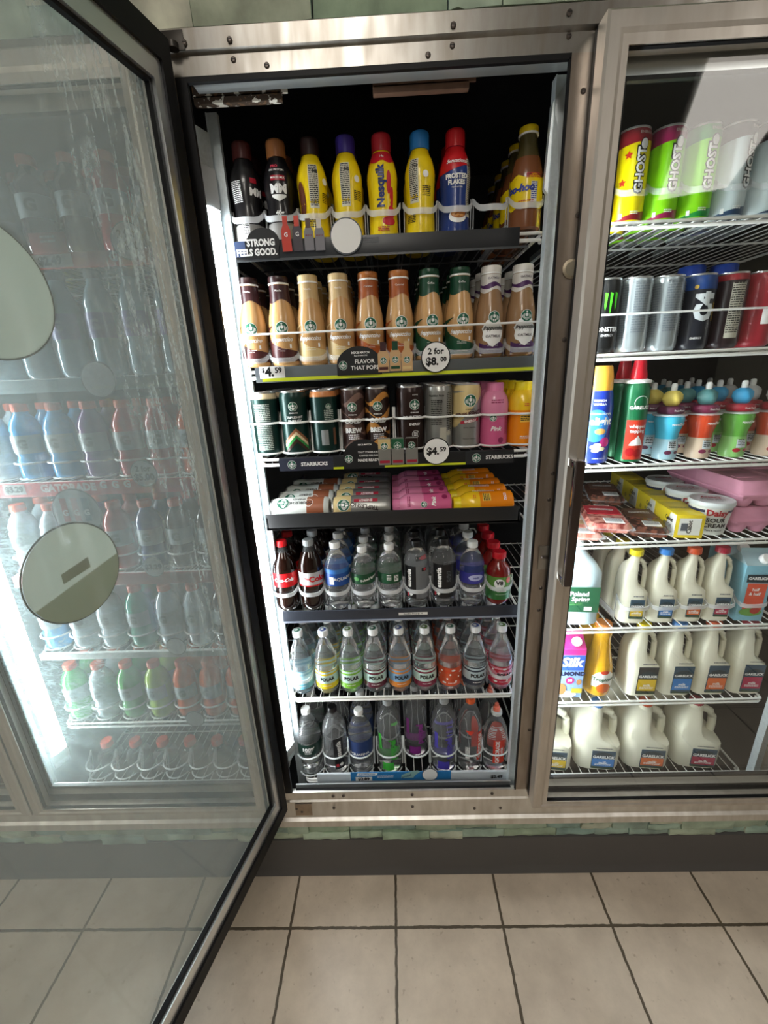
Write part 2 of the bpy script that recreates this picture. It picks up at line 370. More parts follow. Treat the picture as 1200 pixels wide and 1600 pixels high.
# stacked green stone
def stone_mat():
    m = bpy.data.materials.new('green_stacked_stone'); m.use_nodes = True; nt = m.node_tree; b = nt.nodes['Principled BSDF']; N = nt.nodes.new; L = nt.links.new
    g = N('ShaderNodeNewGeometry'); cr = N('ShaderNodeValToRGB'); e = cr.color_ramp.elements
    e[0].position = 0; e[0].color = (.30, .38, .32, 1); e[1].position = 1; e[1].color = (.52, .52, .42, 1)
    for p_, c in ((.25, (.24, .37, .33, 1)), (.5, (.38, .47, .36, 1)), (.75, (.30, .40, .28, 1))): q = e.new(p_); q.color = c
    L(g.outputs['Random Per Island'], cr.inputs[0])
    tc = N('ShaderNodeTexCoord'); n = N('ShaderNodeTexNoise'); n.inputs['Scale'].default_value = 14; n.inputs['Detail'].default_value = 10; L(tc.outputs['Object'], n.inputs['Vector'])
    r = N('ShaderNodeMapRange'); r.inputs[1].default_value = .3; r.inputs[2].default_value = .7; r.inputs[3].default_value = .6; r.inputs[4].default_value = 1.35; L(n.outputs['Fac'], r.inputs[0])
    mx = N('ShaderNodeMix'); mx.data_type = 'RGBA'; mx.blend_type = 'MULTIPLY'; mx.inputs[0].default_value = 1; L(cr.outputs[0], mx.inputs[6]); L(r.outputs[0], mx.inputs[7]); L(mx.outputs[2], b.inputs['Base Color'])
    bp = N('ShaderNodeBump'); bp.inputs['Strength'].default_value = .8; bp.inputs['Distance'].default_value = .008; L(n.outputs['Fac'], bp.inputs['Height']); L(bp.outputs[0], b.inputs['Normal']); b.inputs['Roughness'].default_value = .75
    return m
STONE = stone_mat()
def stones(mb, x0, x1, z0, z1, yb, hmin, hmax, wmin, wmax):
    mb.box(x0, x1, yb + .012, yb + .03, z0, z1, BLACKIN)
    z = z0; rnd = random.Random(int(z0 * 100) + 3)
    while z < z1 - .008:
        h = rnd.uniform(hmin, hmax)
        if z + h > z1 - hmin * .6: h = z1 - z
        x = x0 - rnd.uniform(0, .1)
        while x < x1:
            wd = rnd.uniform(wmin, wmax); y = yb - rnd.uniform(0, .014); sp = rnd.random() < .3 and h > .045
            cells = [(z, z + h)] if not sp else [(z, z + h * .45), (z + h * .45, z + h)]
            for a, b_ in cells:
                vs = []; nx = 6; nz = 3; xa = max(x + .001, x0); xb = min(x + wd - .001, x1)
                if xb - xa < .01: continue
                j = [rnd.uniform(-.004, .003) for _ in range(4)]
                for i in range(nx + 1):
                    for k in range(nz + 1):
                        u = i / nx; v = k / nz; ed = (i in (0, nx)) or (k in (0, nz))
                        zz = a + .001 + (b_ - a - .002) * v + (j[0] * (1 - u) + j[1] * u) * (1 - v) * .5 + rnd.uniform(-.0012, .0012)
                        vs.append((xa + (xb - xa) * u + (j[2] * v if i == 0 else 0), y + (.006 if ed else 0) + rnd.uniform(-.0025, .0025), min(max(zz, z0), z1)))
                fs = [(i * (nz + 1) + k, (i + 1) * (nz + 1) + k, (i + 1) * (nz + 1) + k + 1, i * (nz + 1) + k + 1) for i in range(nx) for k in range(nz)]
                mb.add(vs, fs, STONE)
                # sides
                n = (nx + 1) * (nz + 1); per = [k for k in range(nz + 1)] + [i * (nz + 1) + nz for i in range(1, nx + 1)] + [nx * (nz + 1) + k for k in range(nz - 1, -1, -1)] + [i * (nz + 1) for i in range(nx - 1, 0, -1)]
                o = len(mb.v) - n; base = len(mb.v)
                for q in per: p_ = mb.v[o + q]; mb.v.append((p_[0], yb + .014, p_[2]))
                for q in range(len(per)):
                    q2 = (q + 1) % len(per); mb.f.append([o + per[q], base + q, base + q2, o + per[q2]]); mb.m.append(mb.mi(STONE)); mb.sm.append(False)
            x += wd
        z += h
mb = MB(); stones(mb, -1.9, 2.3, .150, .262, -.012, .028, .05, .06, .18); stones(mb, -1.9, 2.3, 2.082, 2.75, -.04, .06, .12, .08, .3)
for a, b_ in ((-3.5, -1.9), (2.3, 4)): mb.box(a, b_, -.03, .01, .15, 2.75, CREAM)
struct(mb.build('wall_front', sharp=60))
KICK = M('charcoal_kick_plate', (.085, .08, .078), .5, noise=.1, nscale=5)
mb = MB(); pr = [(-.006, .0), (-.014, .004), (-.006, .018), (-.002, .03), (-.002, .148), (.012, .15), (.012, 0)]
vs = [(x, y - .012, z) for x in (-3.5, 4) for y, z in pr]; n = len(pr); mb.add(vs, [(k, (k + 1) % n, n + (k + 1) % n, n + k) for k in range(n)], KICK, False); struct(mb.build('baseboard_front'))

# cooler interior shell
mb = MB(); CI = M('cooler_interior_panel', (.03, .032, .034), .45, noise=.2, nscale=3)
mb.box(-1.5, 2.2, 1.3, 1.35, .1, 2.4, BLACKIN); struct(mb.build('wall_cooler_back'))
mb = MB(); mb.box(-1.5, 2.2, .02, 1.3, .1, .16, CI); struct(mb.build('floor_cooler'))
mb = MB(); mb.box(-1.5, 2.2, .04, 1.3, 2.35, 2.4, BLACKIN); struct(mb.build('ceiling_cooler'))
mb = MB(); mb.box(-1.55, -1.5, .02, 1.3, .1, 2.4, BLACKIN); struct(mb.build('wall_cooler_left'))
mb = MB(); mb.box(2.2, 2.25, .02, 1.3, .1, 2.4, BLACKIN); struct(mb.build('wall_cooler_right'))

# stainless cooler frame
PITCH = .7065
mb = MB()
def prism_x(mb, x0, x1, pr, mat):
    n = len(pr); mb.add([(x, y, z) for x in (x0, x1) for y, z in pr], [(k, (k + 1) % n, n + (k + 1) % n, n + k) for k in range(n)] + [list(range(n))[::-1], list(range(n, 2 * n))], mat, False)
XL, XR = -1.9, 2.3
prism_x(mb, XL, XR, [(-.04, 2.021), (-.04, 2.048), (-.048, 2.052), (-.05, 2.078), (-.042, 2.084), (.02, 2.084), (.02, 2.06), (-.034, 2.06), (-.034, 2.021)], STEEL)
prism_x(mb, XL, XR, [(-.04, .384), (-.04, .356), (-.044, .352), (-.048, .296), (-.056, .29), (-.058, .27), (-.05, .262), (-.0, .262), (-.0, .255), (.02, .255), (.02, .325), (-.034, .325), (-.034, .384)], STEELL)
STEELM = steel('mullion_steel_reflection', (.42, .37, .33), .28, .6)  # darker brown steel: what the mullions reflect is put into the colour
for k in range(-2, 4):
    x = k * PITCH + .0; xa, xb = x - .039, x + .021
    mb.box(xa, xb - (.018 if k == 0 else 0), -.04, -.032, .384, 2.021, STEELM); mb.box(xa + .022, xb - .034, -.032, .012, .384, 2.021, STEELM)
mb.box(XL, -1.45, -.04, .012, .384, 2.021, STEEL)
mb.box(2.14, XR, -.04, .012, .384, 2.021, STEEL)
o = struct(mb.build('trim_cooler_frame'))
mb = MB()
mb.box(.002, .0215, -.0415, -.033, .384, 2.021, RUBBER)  # black strip over the left jamb stands in for its shadow
for xa, xb, za, zb in ((.021, .667, 2.013, 2.021), (.6635, .667, .384, 2.015)): mb.box(xa, xb, -.0415, -.034, za, zb, RUBBER)
for k in (-1, 1): mb.box(k * PITCH + .021, k * PITCH + .665, -.0412, -.03, 2.015, 2.0215, RUBBER)
struct(mb.build('trim_gasket_and_jamb_shade'))
# sill inside opening: bright strip and dark channel
mb = MB(); SIL = M('sill_aluminium', (.75, .77, .78), .3, .9)
for k in (-1, 0, 1):
    x0 = k * PITCH + .0215; x1 = x0 + .642
    mb.box(x0, x1, .0, .004, .33, .366, SIL); mb.box(x0, x1, -.0335, -.0005, .33, .352, RUBBER)
struct(mb.build('trim_sill'))
# header inside
HEAD = M('galvanised_header', (.5, .54, .55), .35, .7, noise=.25, nscale=12)
mb = MB(); prism_x(mb, .015, .69, [(.0, 2.05), (.0, 2.034), (.03, 2.034), (.035, 2.06)], HEAD); prism_x(mb, .72, 1.4, [(.0, 2.05), (.0, 2.034), (.03, 2.034), (.035, 2.06)], HEAD); prism_x(mb, -.69, -.02, [(.0, 2.05), (.0, 2.034), (.03, 2.034), (.035, 2.06)], HEAD)
struct(mb.build('trim_header'))
def rust_mat():
    m = bpy.data.materials.new('rusty_peeling_metal'); m.use_nodes = True; nt = m.node_tree; b = nt.nodes['Principled BSDF']; N = nt.nodes.new; L = nt.links.new
    tc = N('ShaderNodeTexCoord'); n = N('ShaderNodeTexNoise'); n.inputs['Scale'].default_value = 55; n.inputs['Detail'].default_value = 5; L(tc.outputs['Object'], n.inputs['Vector'])
    cr = N('ShaderNodeValToRGB'); cr.color_ramp.interpolation = 'CONSTANT'; e = cr.color_ramp.elements; e[0].color = (.16, .09, .045, 1); e[1].position = .55; e[1].color = (.8, .78, .7, 1); q = e.new(.4); q.color = (.07, .045, .03, 1)
    L(n.outputs['Fac'], cr.inputs[0]); L(cr.outputs[0], b.inputs['Base Color']); b.inputs['Roughness'].default_value = .8; return m
RUST = rust_mat(); RUST2 = M('brown_rust', (.16, .09, .06), .7, noise=.5, nscale=30)
for (xa, xb, m_, lb) in ((.0, .165, RUST, 'rusty peeling metal bracket under the header at top left'), (.335, .512, RUST2, 'brown rusted metal bracket under the header at top centre')):
    mb = MB(); mb.box(xa, xb, .036, .05, 2.022, 2.036, m_, .002); mb.box(xa, xb + .012, .036, .04, 2.032, 2.05, m_); tag(mb.build('rusty_bracket'), lb, 'bracket')
# screws
SC = MB(); SC.lathe([(.0045, 0), (.0045, .001), (.003, .0025), (.0001, .0028)], SCREW, 12); SC.box(-.003, .003, -.0005, .0005, .0026, .0031, BLACK)
screw = SC.build('screw')
scn = {}
for (x, y, z) in [(.105, -.05, 2.06), (.105, -.04, 2.04), (.47, -.05, 2.06), (.47, -.04, 2.04), (.16, -.04, 2.03), (.43, -.04, 2.03), (.66, -.04, 2.043), (.655, -.05, 2.066), (.03, -.05, 2.06), (.691, -.04, 1.97), (.7, -.04, 1.79), (.695, -.04, 1.58), (.695, -.04, 1.31), (.692, -.04, 1.25), (.69, -.04, 1.03), (.69, -.04, .97), (.692, -.04, .6),
    (.14, -.041, .37), (.17, -.041, .37), (.37, -.041, .37), (.6, -.041, .37), (.14, -.046, .33), (.37, -.046, .33), (.55, -.046, .32), (.625, -.046, .32), (.03, -.046, .33), (.045, -.046, .318)]:
    loc = 'on the upper steel frame' if z > 2 else ('on the lower steel frame' if z < .4 else 'on the steel post beside the open bay')
    scn.setdefault(loc, []).append((x, y, z))
for loc, L_ in scn.items():
    up = 'post' in loc
    for i, p_ in enumerate(sorted(L_, key=lambda q: -q[2] if up else q[0])): place(screw, p_, 0, f'dark domed screw head {loc}, {ORDN[i]} {"from the top" if up else "from the left"}', 'screw', f'screws {loc}', rot=(radians(90), 0, 0))
mb = MB(); mb.lathe([(.017, 0), (.017, .002), (.015, .003)], M('brass_disc', (.35, .3, .22), .45, .8), 24); mb.lathe([(.012, .003), (.012, .0033)], M('brass_disc_in', (.28, .25, .19), .5, .8), 24)
o = mb.build('metal_disc'); o.location = (.697, -.0405, 1.704); o.rotation_euler = (radians(90), 0, 0); tag(o, 'round bronze coloured disc plate on the post beside the open bay', 'disc')
mb = MB(); mb.box(-.014, .014, -.003, 0, -.03, .03, STEEL, .001); mb.lathe([(.009, 0), (.009, .004), (.006, .006)], SCREW, 16); 
o = mb.build('latch_plate'); o.location = (.692, -.0402, 1.11); tag(o, 'small steel latch plate on the post between the two bays', 'latch')
mb = MB(); mb.box(.026, .075, -.0475, -.0465, .3, .348, M('bare_rusty_plate', (.32, .24, .17), .6, .5, noise=.4, nscale=40))
o = mb.build('hinge_plate'); tag(o, 'rust stained square plate at the bottom hinge corner', 'plate')
mb = MB(); mb.box(-.005, .03, -.052, -.049, 2.05, 2.076, M('dark_hinge', (.05, .045, .04), .45, .8), .001); mb.lathe([(.009, 0), (.009, .008)], M('dark_hinge', ()), 16, .012, -.054, 2.05); tag(mb.build('hinge_bracket'), 'dark hinge bracket at the top left corner of the open bay', 'hinge')

# posts and LED strips
def post(x, label):
    t = thing('shelf_post', (x, .03 if abs(x - .014) > .001 else .078, 0)); mb = MB(); mb.box(-.007, .013, 0, .012, .17, 2.03, GALV); mb.box(-.009, -.007, -.002, .02, .17, 2.03, GALV)
    for z in (.62, .95, 1.17, 1.43, 1.62): mb.lathe([(.0016, 0), (.0001, .0001)], BLACK, 8, .004, -.0004, z)
    mb.build('channel', t); tag(t, label, 'post'); return t
post(.676, 'galvanised steel upright beside the right edge of the open bay'); post(.014, 'galvanised steel upright beside the bright light strip of the open bay')
post(1.405, 'galvanised steel upright at the right end of the milk shelves'); post(-.045, 'galvanised steel upright at the right end of the sports drink bay')
LEDM = M('led_diffuser', (.9, .95, 1), .4, emit=(.9, .97, 1.0), es=LED_STRENGTH)
def led(x, label, k=1.0):
    t = thing('light_strip', (x, .03, 0)); mb = MB(); pr = [(-.011, -.007), (-.006, -.0075), (.0108, .031), (.002, .034), (-.011, .03)]; n = 5
    mb.add([(a, b_, z) for z in (.42, 1.99) for a, b_ in pr], [(k, (k + 1) % n, n + (k + 1) % n, n + k) for k in range(n)] + [tuple(range(n))[::-1], tuple(range(n, 2 * n))], GALV, False); mb.build('housing', t)
    mb = MB(); pr = [(-.0055, -.0075), (-.001, -.0045), (.0055, .008), (.0105, .022), (.0115, .030)]; n = len(pr)
    mb.add([(a, b_, z) for z in (.47, 1.86) for a, b_ in pr], [(j, j + 1, n + j + 1, n + j) for j in range(n - 1)], M('led_diffuser_%d' % int(k * 100), (.9, .95, 1), .4, emit=(.9, .97, 1.0), es=LED_STRENGTH * k))
    mb.build('diffuser', t)
    for za, zb_ in ((1.86, 1.93), (.44, .47)):
        mb = MB(); pr = [(-.012, -.009), (-.004, -.011), (.014, .03), (.010, .036), (-.012, .03)]; n = 5
        mb.add([(a, b_, z) for z in (za, zb_) for a, b_ in pr], [(k, (k + 1) % n, n + (k + 1) % n, n + k) for k in range(n)] + [tuple(range(n))[::-1], tuple(range(n, 2 * n))], M('led_end_cap', (.45, .47, .48), .4), False); mb.build('end_cap', t)
    return tag(t, label, 'light')
led(.001, 'bright white vertical light strip at the left edge of the open bay'); led(-.712, 'bright white vertical light strip seen through the fogged door at far left', 2.2); led(.722, 'vertical light strip behind the left edge of the closed milk door', 1.7)
mb = MB(); prism = [(.672, .035, 1.86), (.672, .035, 2.0), (.69, .03, 2.02), (.69, .03, 1.83)]
mb.add([(.66, .035, 1.86), (.664, .03, 1.99), (.69, .026, 2.025), (.69, .03, 1.82), (.66, .045, 1.86), (.664, .045, 1.99), (.69, .045, 2.025), (.69, .045, 1.82)], [(0, 3, 2, 1), (4, 5, 6, 7), (0, 1, 5, 4), (1, 2, 6, 5), (2, 3, 7, 6), (3, 0, 4, 7)], HEAD, False)
tag(mb.build('angled_bracket'), 'slanted grey sheet metal bracket in the top right corner of the open bay', 'bracket')

# ------------------------------------------------------------------ doors
def door(name, W, zb, zt, label, handle=None, fog=False, discs=False):
    t = thing(name); D = .048
    def bars(mb, a, b_, c, d, y0, y1, m):   # frame ring between inset a..b (sides), c.. at bottom/top
        for (x0, x1, z0, z1) in ((a, b_, zb + c[0], zt - c[1]), (W - b_, W - a, zb + c[0], zt - c[1]), (b_, W - b_, zb + c[0], zb + d[0]), (b_, W - b_, zt - d[1], zt - c[1])): mb.box(x0, x1, y0, y1, z0, z1, m)
    mb = MB()
    # outer face with chamfer: lofted mitred frame
    def ringface(pts_o, pts_i, m):
        mb.add(pts_o + pts_i, [(k, (k + 1) % 4, 4 + (k + 1) % 4, 4 + k) for k in range(4)], m, False)
    def rr(dx, db, dt, y): return [(dx, y, zb + db), (W - dx, y, zb + db), (W - dx, y, zt - dt), (dx, y, zt - dt)]
    seq = [(0, 0, 0, -.012), (0, 0, 0, -D + .004), (.004, .004, .004, -D), (.020, .014, .026, -D - .002), (.026, .018, .032, -D + .001), (.036, .026, .046, -D + .001), (.036, .026, .046, -.02), (.0, .0, .0, -.0121)]
    for s1, s2 in zip(seq, seq[1:]): ringface(rr(*s1), rr(*s2), STEELD)
    mb.build('frame', t)
    mb = MB(); bars(mb, .028, .046, (.04, .04), (.074, .07), -.012, -.003, SIL); mb.build('inner_frame', t)
    mb = MB(); bars(mb, .0, .014, (0, 0), (.02, .02), -.012, -.001, RUBBER); bars(mb, .014, .028, (.02, .02), (.04, .04), -.012, .002, RUBBER); bars(mb, .0455, .052, (.0735, .0695), (.080, .076), -.018, -.009, RUBBER); bars(mb, .0355, .0375, (.0255, .0455), (.028, .0475), -D + .004, -D + .012, RUBBER); mb.build('gasket', t)
    mb = MB(); mb.box(.03, W - .03, -.026, -.02, zb + .02, zt - .04, GLASS); mb.build('glass_pane', t)
    if fog:
        mb = MB(); mb.box(.046, W - .046, -.0195, -.0190, zb + .07, zt - .07, FOG_REFL if fog == 1 else FOG2); mb.build('condensation_veil', t)
    if handle:
        x, z0, z1 = handle; mb = MB()
        for z in (z0 + .008, z1 - .008): mb.box(x - .009, x + .009, -D - .032, -D, z - .008, z + .008, CHROME, .002)
        h = mb.build('handle', t); mb = MB(); mb.box(x - .009, x + .009, -D - .044, -D - .03, z0, z1, M('dark_brown_handle', (.05, .035, .03), .22, .3), .004); mb.box(x - .0105, x - .0085, -D - .04, -D - .03, z0, z1, CHROME, .0005); mb.build('grip', h)
    return tag(t, label, 'door')
d = door('cooler_door', .7, .3715, 2.0476, 'open glass cooler door with black gasket and fogged glass, swung toward the viewer at left', fog=1); d.location = (.0172, -.0805, 0); d.rotation_euler = (0, 0, radians(-104.2))
OD = d
d = door('cooler_door', .7, .3715, 2.046, 'closed glass cooler door in front of the milk and energy drinks at right', handle=(.012, 1.082, 1.354)); d.location = (.701, -.042, 0)
d = door('cooler_door', .681, .3715, 2.046, 'closed glass cooler door in front of the sports drinks, seen through the open door', fog=2); d.location = (-.7125, -.042, 0)
d = door('cooler_door', .7, .3715, 2.046, 'closed glass cooler door at the far left, only its corner in view'); d.location = (-1.42, -.042, 0)
# round hang tags on the outside of the open door
def on_door(o, s, y, z):
    a = radians(-104.2); o.location = (.0172 + cos(a) * s - sin(a) * y, -.0805 + sin(a) * s + cos(a) * y, z); o.rotation_euler = (0, 0, a)
def paper(name, c):
    m = bpy.data.materials.new(name); MATS[name] = m; m.use_nodes = True; nt = m.node_tree; b = nt.nodes['Principled BSDF']; b.inputs['Base Color'].default_value = (*hx(c), 1); b.inputs['Roughness'].default_value = .6
    tr = nt.nodes.new('ShaderNodeBsdfTranslucent'); tr.inputs[0].default_value = (*hx(c), 1); mx = nt.nodes.new('ShaderNodeMixShader'); mx.inputs[0].default_value = .5
    nt.links.new(b.outputs[0], mx.inputs[1]); nt.links.new(tr.outputs[0], mx.inputs[2]); nt.links.new(mx.outputs[0], nt.nodes['Material Output'].inputs[0]); return m
DISC = paper('disc_back_a', '#ccd6c8'); DISC2 = paper('disc_back_b', '#b7bda6')
for s, z, r, lb in ((.357, 1.287, .069, 'pale grey round card stuck on the open door glass, lower one with a grey square'), (.362, 1.640, .076, 'pale grey round card stuck on the open door glass, upper one at left edge')):
    mb = MB(); mb.tube([(r * cos(2 * pi * k / 40), r * sin(2 * pi * k / 40), .001) for k in range(40)], .0012, M('disc_rim', (.08, .09, .08), .6), 6, True)
    g = [(r * .985 * cos(2 * pi * k / 48), r * .985 * sin(2 * pi * k / 48)) for k in range(48)]
    mb.add([(x, -y, .0023) for x, y in g], [list(range(48))[::-1]], DISC, False)
    if z < 1.5:
        g2 = [q for q in g if q[1] <= -.25 * q[0] + -.01]; mb.add([(x, -y, .0026) for x, y in g2], [list(range(len(g2)))[::-1]], DISC2, False)
        mb.add([(-.022, -.014, .003), (.02, -.006, .003), (.02, .008, .003), (-.022, .002, .003)], [(0, 1, 2, 3)], C('disc_tag', '#98a28c', .6), False)
    ob = mb.build('round_card'); ro = thing('round_sticker'); ob.parent = ro; ob.rotation_euler = (radians(-90), 0, 0); on_door(ro, s, -.0285, z); tag(ro, lb, 'sticker')

# ------------------------------------------------------------------ store lights
TUBE = M('lamp_panel', (1, 1, 1), .5, emit=(1.0, .95, .86), es=TUBE_STRENGTH)
def lamp(x, y, wd, ln, rz, label, mat=TUBE):
    t = thing('ceiling_light', (x, y, 2.75), rz); mb = MB(); mb.box(-wd / 2 - .02, wd / 2 + .02, -ln / 2 - .02, ln / 2 + .02, -.04, 0, M('lamp_housing', (.8, .8, .78), .5)); mb.build('housing', t)
    mb = MB(); mb.box(-wd / 2, wd / 2, -ln / 2, ln / 2, -.046, -.041, mat); mb.build('diffuser', t); tag(t, label, 'light')
lamp(2.2, -2.0, .42, 2.0, radians(25), 'long slanted fluorescent ceiling light behind the viewer at right', M('lamp_panel_soft', (1, 1, 1), .5, emit=(1.0, .93, .85), es=2.4))
lamp(.12, -1.33, .5, .5, 0, 'square ceiling light above the viewer near the cooler', M('lamp_panel_square', (1, 1, 1), .5, emit=(1.0, .95, .87), es=8.5)); lamp(.3, -2.6, .3, 1.2, 0, 'fluorescent ceiling light behind the viewer, middle one')
lamp(-2.9, -2.6, .3, 1.3, 0, 'fluorescent ceiling light behind the viewer at left')

# ------------------------------------------------------------------ shelves
def wire_shelf(x0, x1, z, y0, label, drop=.016, deckm=WIRE,  rail=None, depth=.62):
    """z is the deck height"""
    t = thing('wire_shelf', ((x0 + x1) / 2, y0, z)); w2 = (x1 - x0) / 2; mb = MB()
    r = .0032
    mb.tube([(-w2 + .02, depth, -r), (-w2, depth, -r), (-w2, .012, -r), (-w2 + .004, .002, -r), (-w2 + .012, 0, -r), (w2 - .012, 0, -r), (w2 - .004, .002, -r), (w2, .012, -r), (w2, depth, -r), (w2 - .02, depth, -r)], r, WIRE)
    mb.tube([(-w2, .02, -drop), (-w2 + .004, .004, -drop), (-w2 + .012, -.001, -drop), (w2 - .012, -.001, -drop), (w2 - .004, .004, -drop), (w2, .02, -drop)], r * 1.15, WIRE)
    mb.build('front_rail', t)
    mb = MB(); n = int((x1 - x0) / .026)
    for i in range(1, n): x = -w2 + (x1 - x0) * i / n; mb.tube([(x, -.001, -drop), (x, .001, -r * .5), (x, depth, -r * .5)], .0014, deckm, 5)
    for y in (.2, .4, depth): mb.tube([(-w2, y, -.0055), (w2, y, -.0055)], .0024, deckm, 6)
    mb.build('deck_wires', t); tag(t, label, 'shelf'); return t
SX0, SX1 = .03, .672; SY = .058
DKW = M('dark_deck_wire', (.09, .09, .09), .4)  # deck wires set darker than the white front rail
Z1, Z2, Z3, Z5, Z6, Z7 = 1.803, 1.557, 1.352, .921, .637, .321
wire_shelf(SX0 + .006, SX1, Z1 - .008, SY, 'white wire shelf under the flavoured milk bottles, top of the open bay', deckm=DKW)
wire_shelf(SX0, SX1, Z2 - .008, SY, 'white wire shelf under the glass coffee bottles', deckm=DKW)
wire_shelf(SX0, SX1, Z3 - .004, SY, 'white wire shelf under the standing coffee cans', deckm=DKW)
wire_shelf(SX0, SX1, Z5 - .004, SY, 'wire shelf under the cola and water bottles', deckm=DKW)
wire_shelf(SX0, SX1, Z6, SY, 'cream wire shelf with bare front under the sparkling water bottles', drop=.011)
wire_shelf(SX0 + .006, SX1 + .002, Z7, SY, 'lowest wire shelf of the open bay', drop=.012)
RX0, RX1 = .742, 1.39
for z, l in ((1.804, 'tall neon energy cans'), (1.553, 'black and silver energy cans'), (1.302, 'creamer and character topped juices'), (1.1, 'butter boxes and sour cream'), (.848, 'small milk jugs'), (.6, 'half gallon milk jugs'), (.321, 'gallon milk jugs')):
    wire_shelf(RX0, RX1, z, SY, f'white wire shelf behind the closed right door under the {l}', drop=.013)
LX0, LX1 = -.676, -.03
LZ = [1.80, 1.552, 1.312, 1.06, .815, .562, .321]
for i, z in enumerate(LZ): wire_shelf(LX0, LX1, z, SY, f'wire shelf of the sports drink bay at far left, {ORD[i] if i < 6 and i else ("top" if i == 0 else "lowest")} one down' if i else 'wire shelf of the sports drink bay at far left, top one')

# plastic lane glides
def glide_proto(r, hh, ln=.3, mat=FROST, style='clip', e=2):
    t = thing('bottle_glide'); mb = MB()
    if style == 'clip':     # U shaped front stop with raised arms
        n = 12; outer = []
        for k in range(n + 1):
            a = -pi / 2 + pi * k / n; qq = (abs(sin(a)) ** e + abs(cos(a)) ** e) ** (-1 / e); x = (r + .003) * sin(a) * qq; y = -(r + .003) * cos(a) * qq; up = .022 * (abs(sin(a)) ** 6)
            outer.append((x, y, hh + up))
        vs = []; 
        for (x, y, z) in outer:
            q = 1.05; vs += [(x, y, z - .006), (x * q, y * q, z - .006), (x * q, y * q, z + .005), (x, y, z + .005)]
        fs = [(i * 4 + k, (i + 1) * 4 + k, (i + 1) * 4 + (k + 1) % 4, i * 4 + (k + 1) % 4) for i in range(n) for k in range(4)] + [(0, 1, 2, 3), tuple(n * 4 + k for k in (3, 2, 1, 0))]
        mb.add(vs, fs, mat); mb.build('front_stop', t); mb = MB()
        for sx in (-1, 1): mb.box(sx * (r + .0015) - .0008, sx * (r + .0015) + .0008, 0.0, .004, .0005, hh + .026, mat); mb.box(sx * (r + .0015) - .0007, sx * (r + .0015) + .0007, 0, ln, .0005, .018, mat)
        mb.build('divider', t)
    else:                   # round wire style hoop
        pts = [((r + .004) * sin(a), -(r + .004) * cos(a), hh) for a in [(-.5 + k / 14) * pi for k in range(15)]]
        pts = [(pts[0][0], .02, hh + .022), (pts[0][0], .008, hh + .008)] + pts + [(pts[-1][0], .008, hh + .008), (pts[-1][0], .02, hh + .022)]
        mb.tube(pts, .0026, mat, 8); mb.build('front_stop', t); mb = MB()
        pts = [((r + .002) * sin(a), -(r + .002) * cos(a), .006) for a in [(-.4 + .8 * k / 12) * pi for k in range(13)]]
        mb.tube(pts, .0022, mat, 6)
        for sx in (-1, 1): mb.tube([(sx * (r + .004), .02, hh + .022), (sx * (r + .003), .004, .004)], .002, mat, 6)
        mb.build('base_ring', t)
    return t

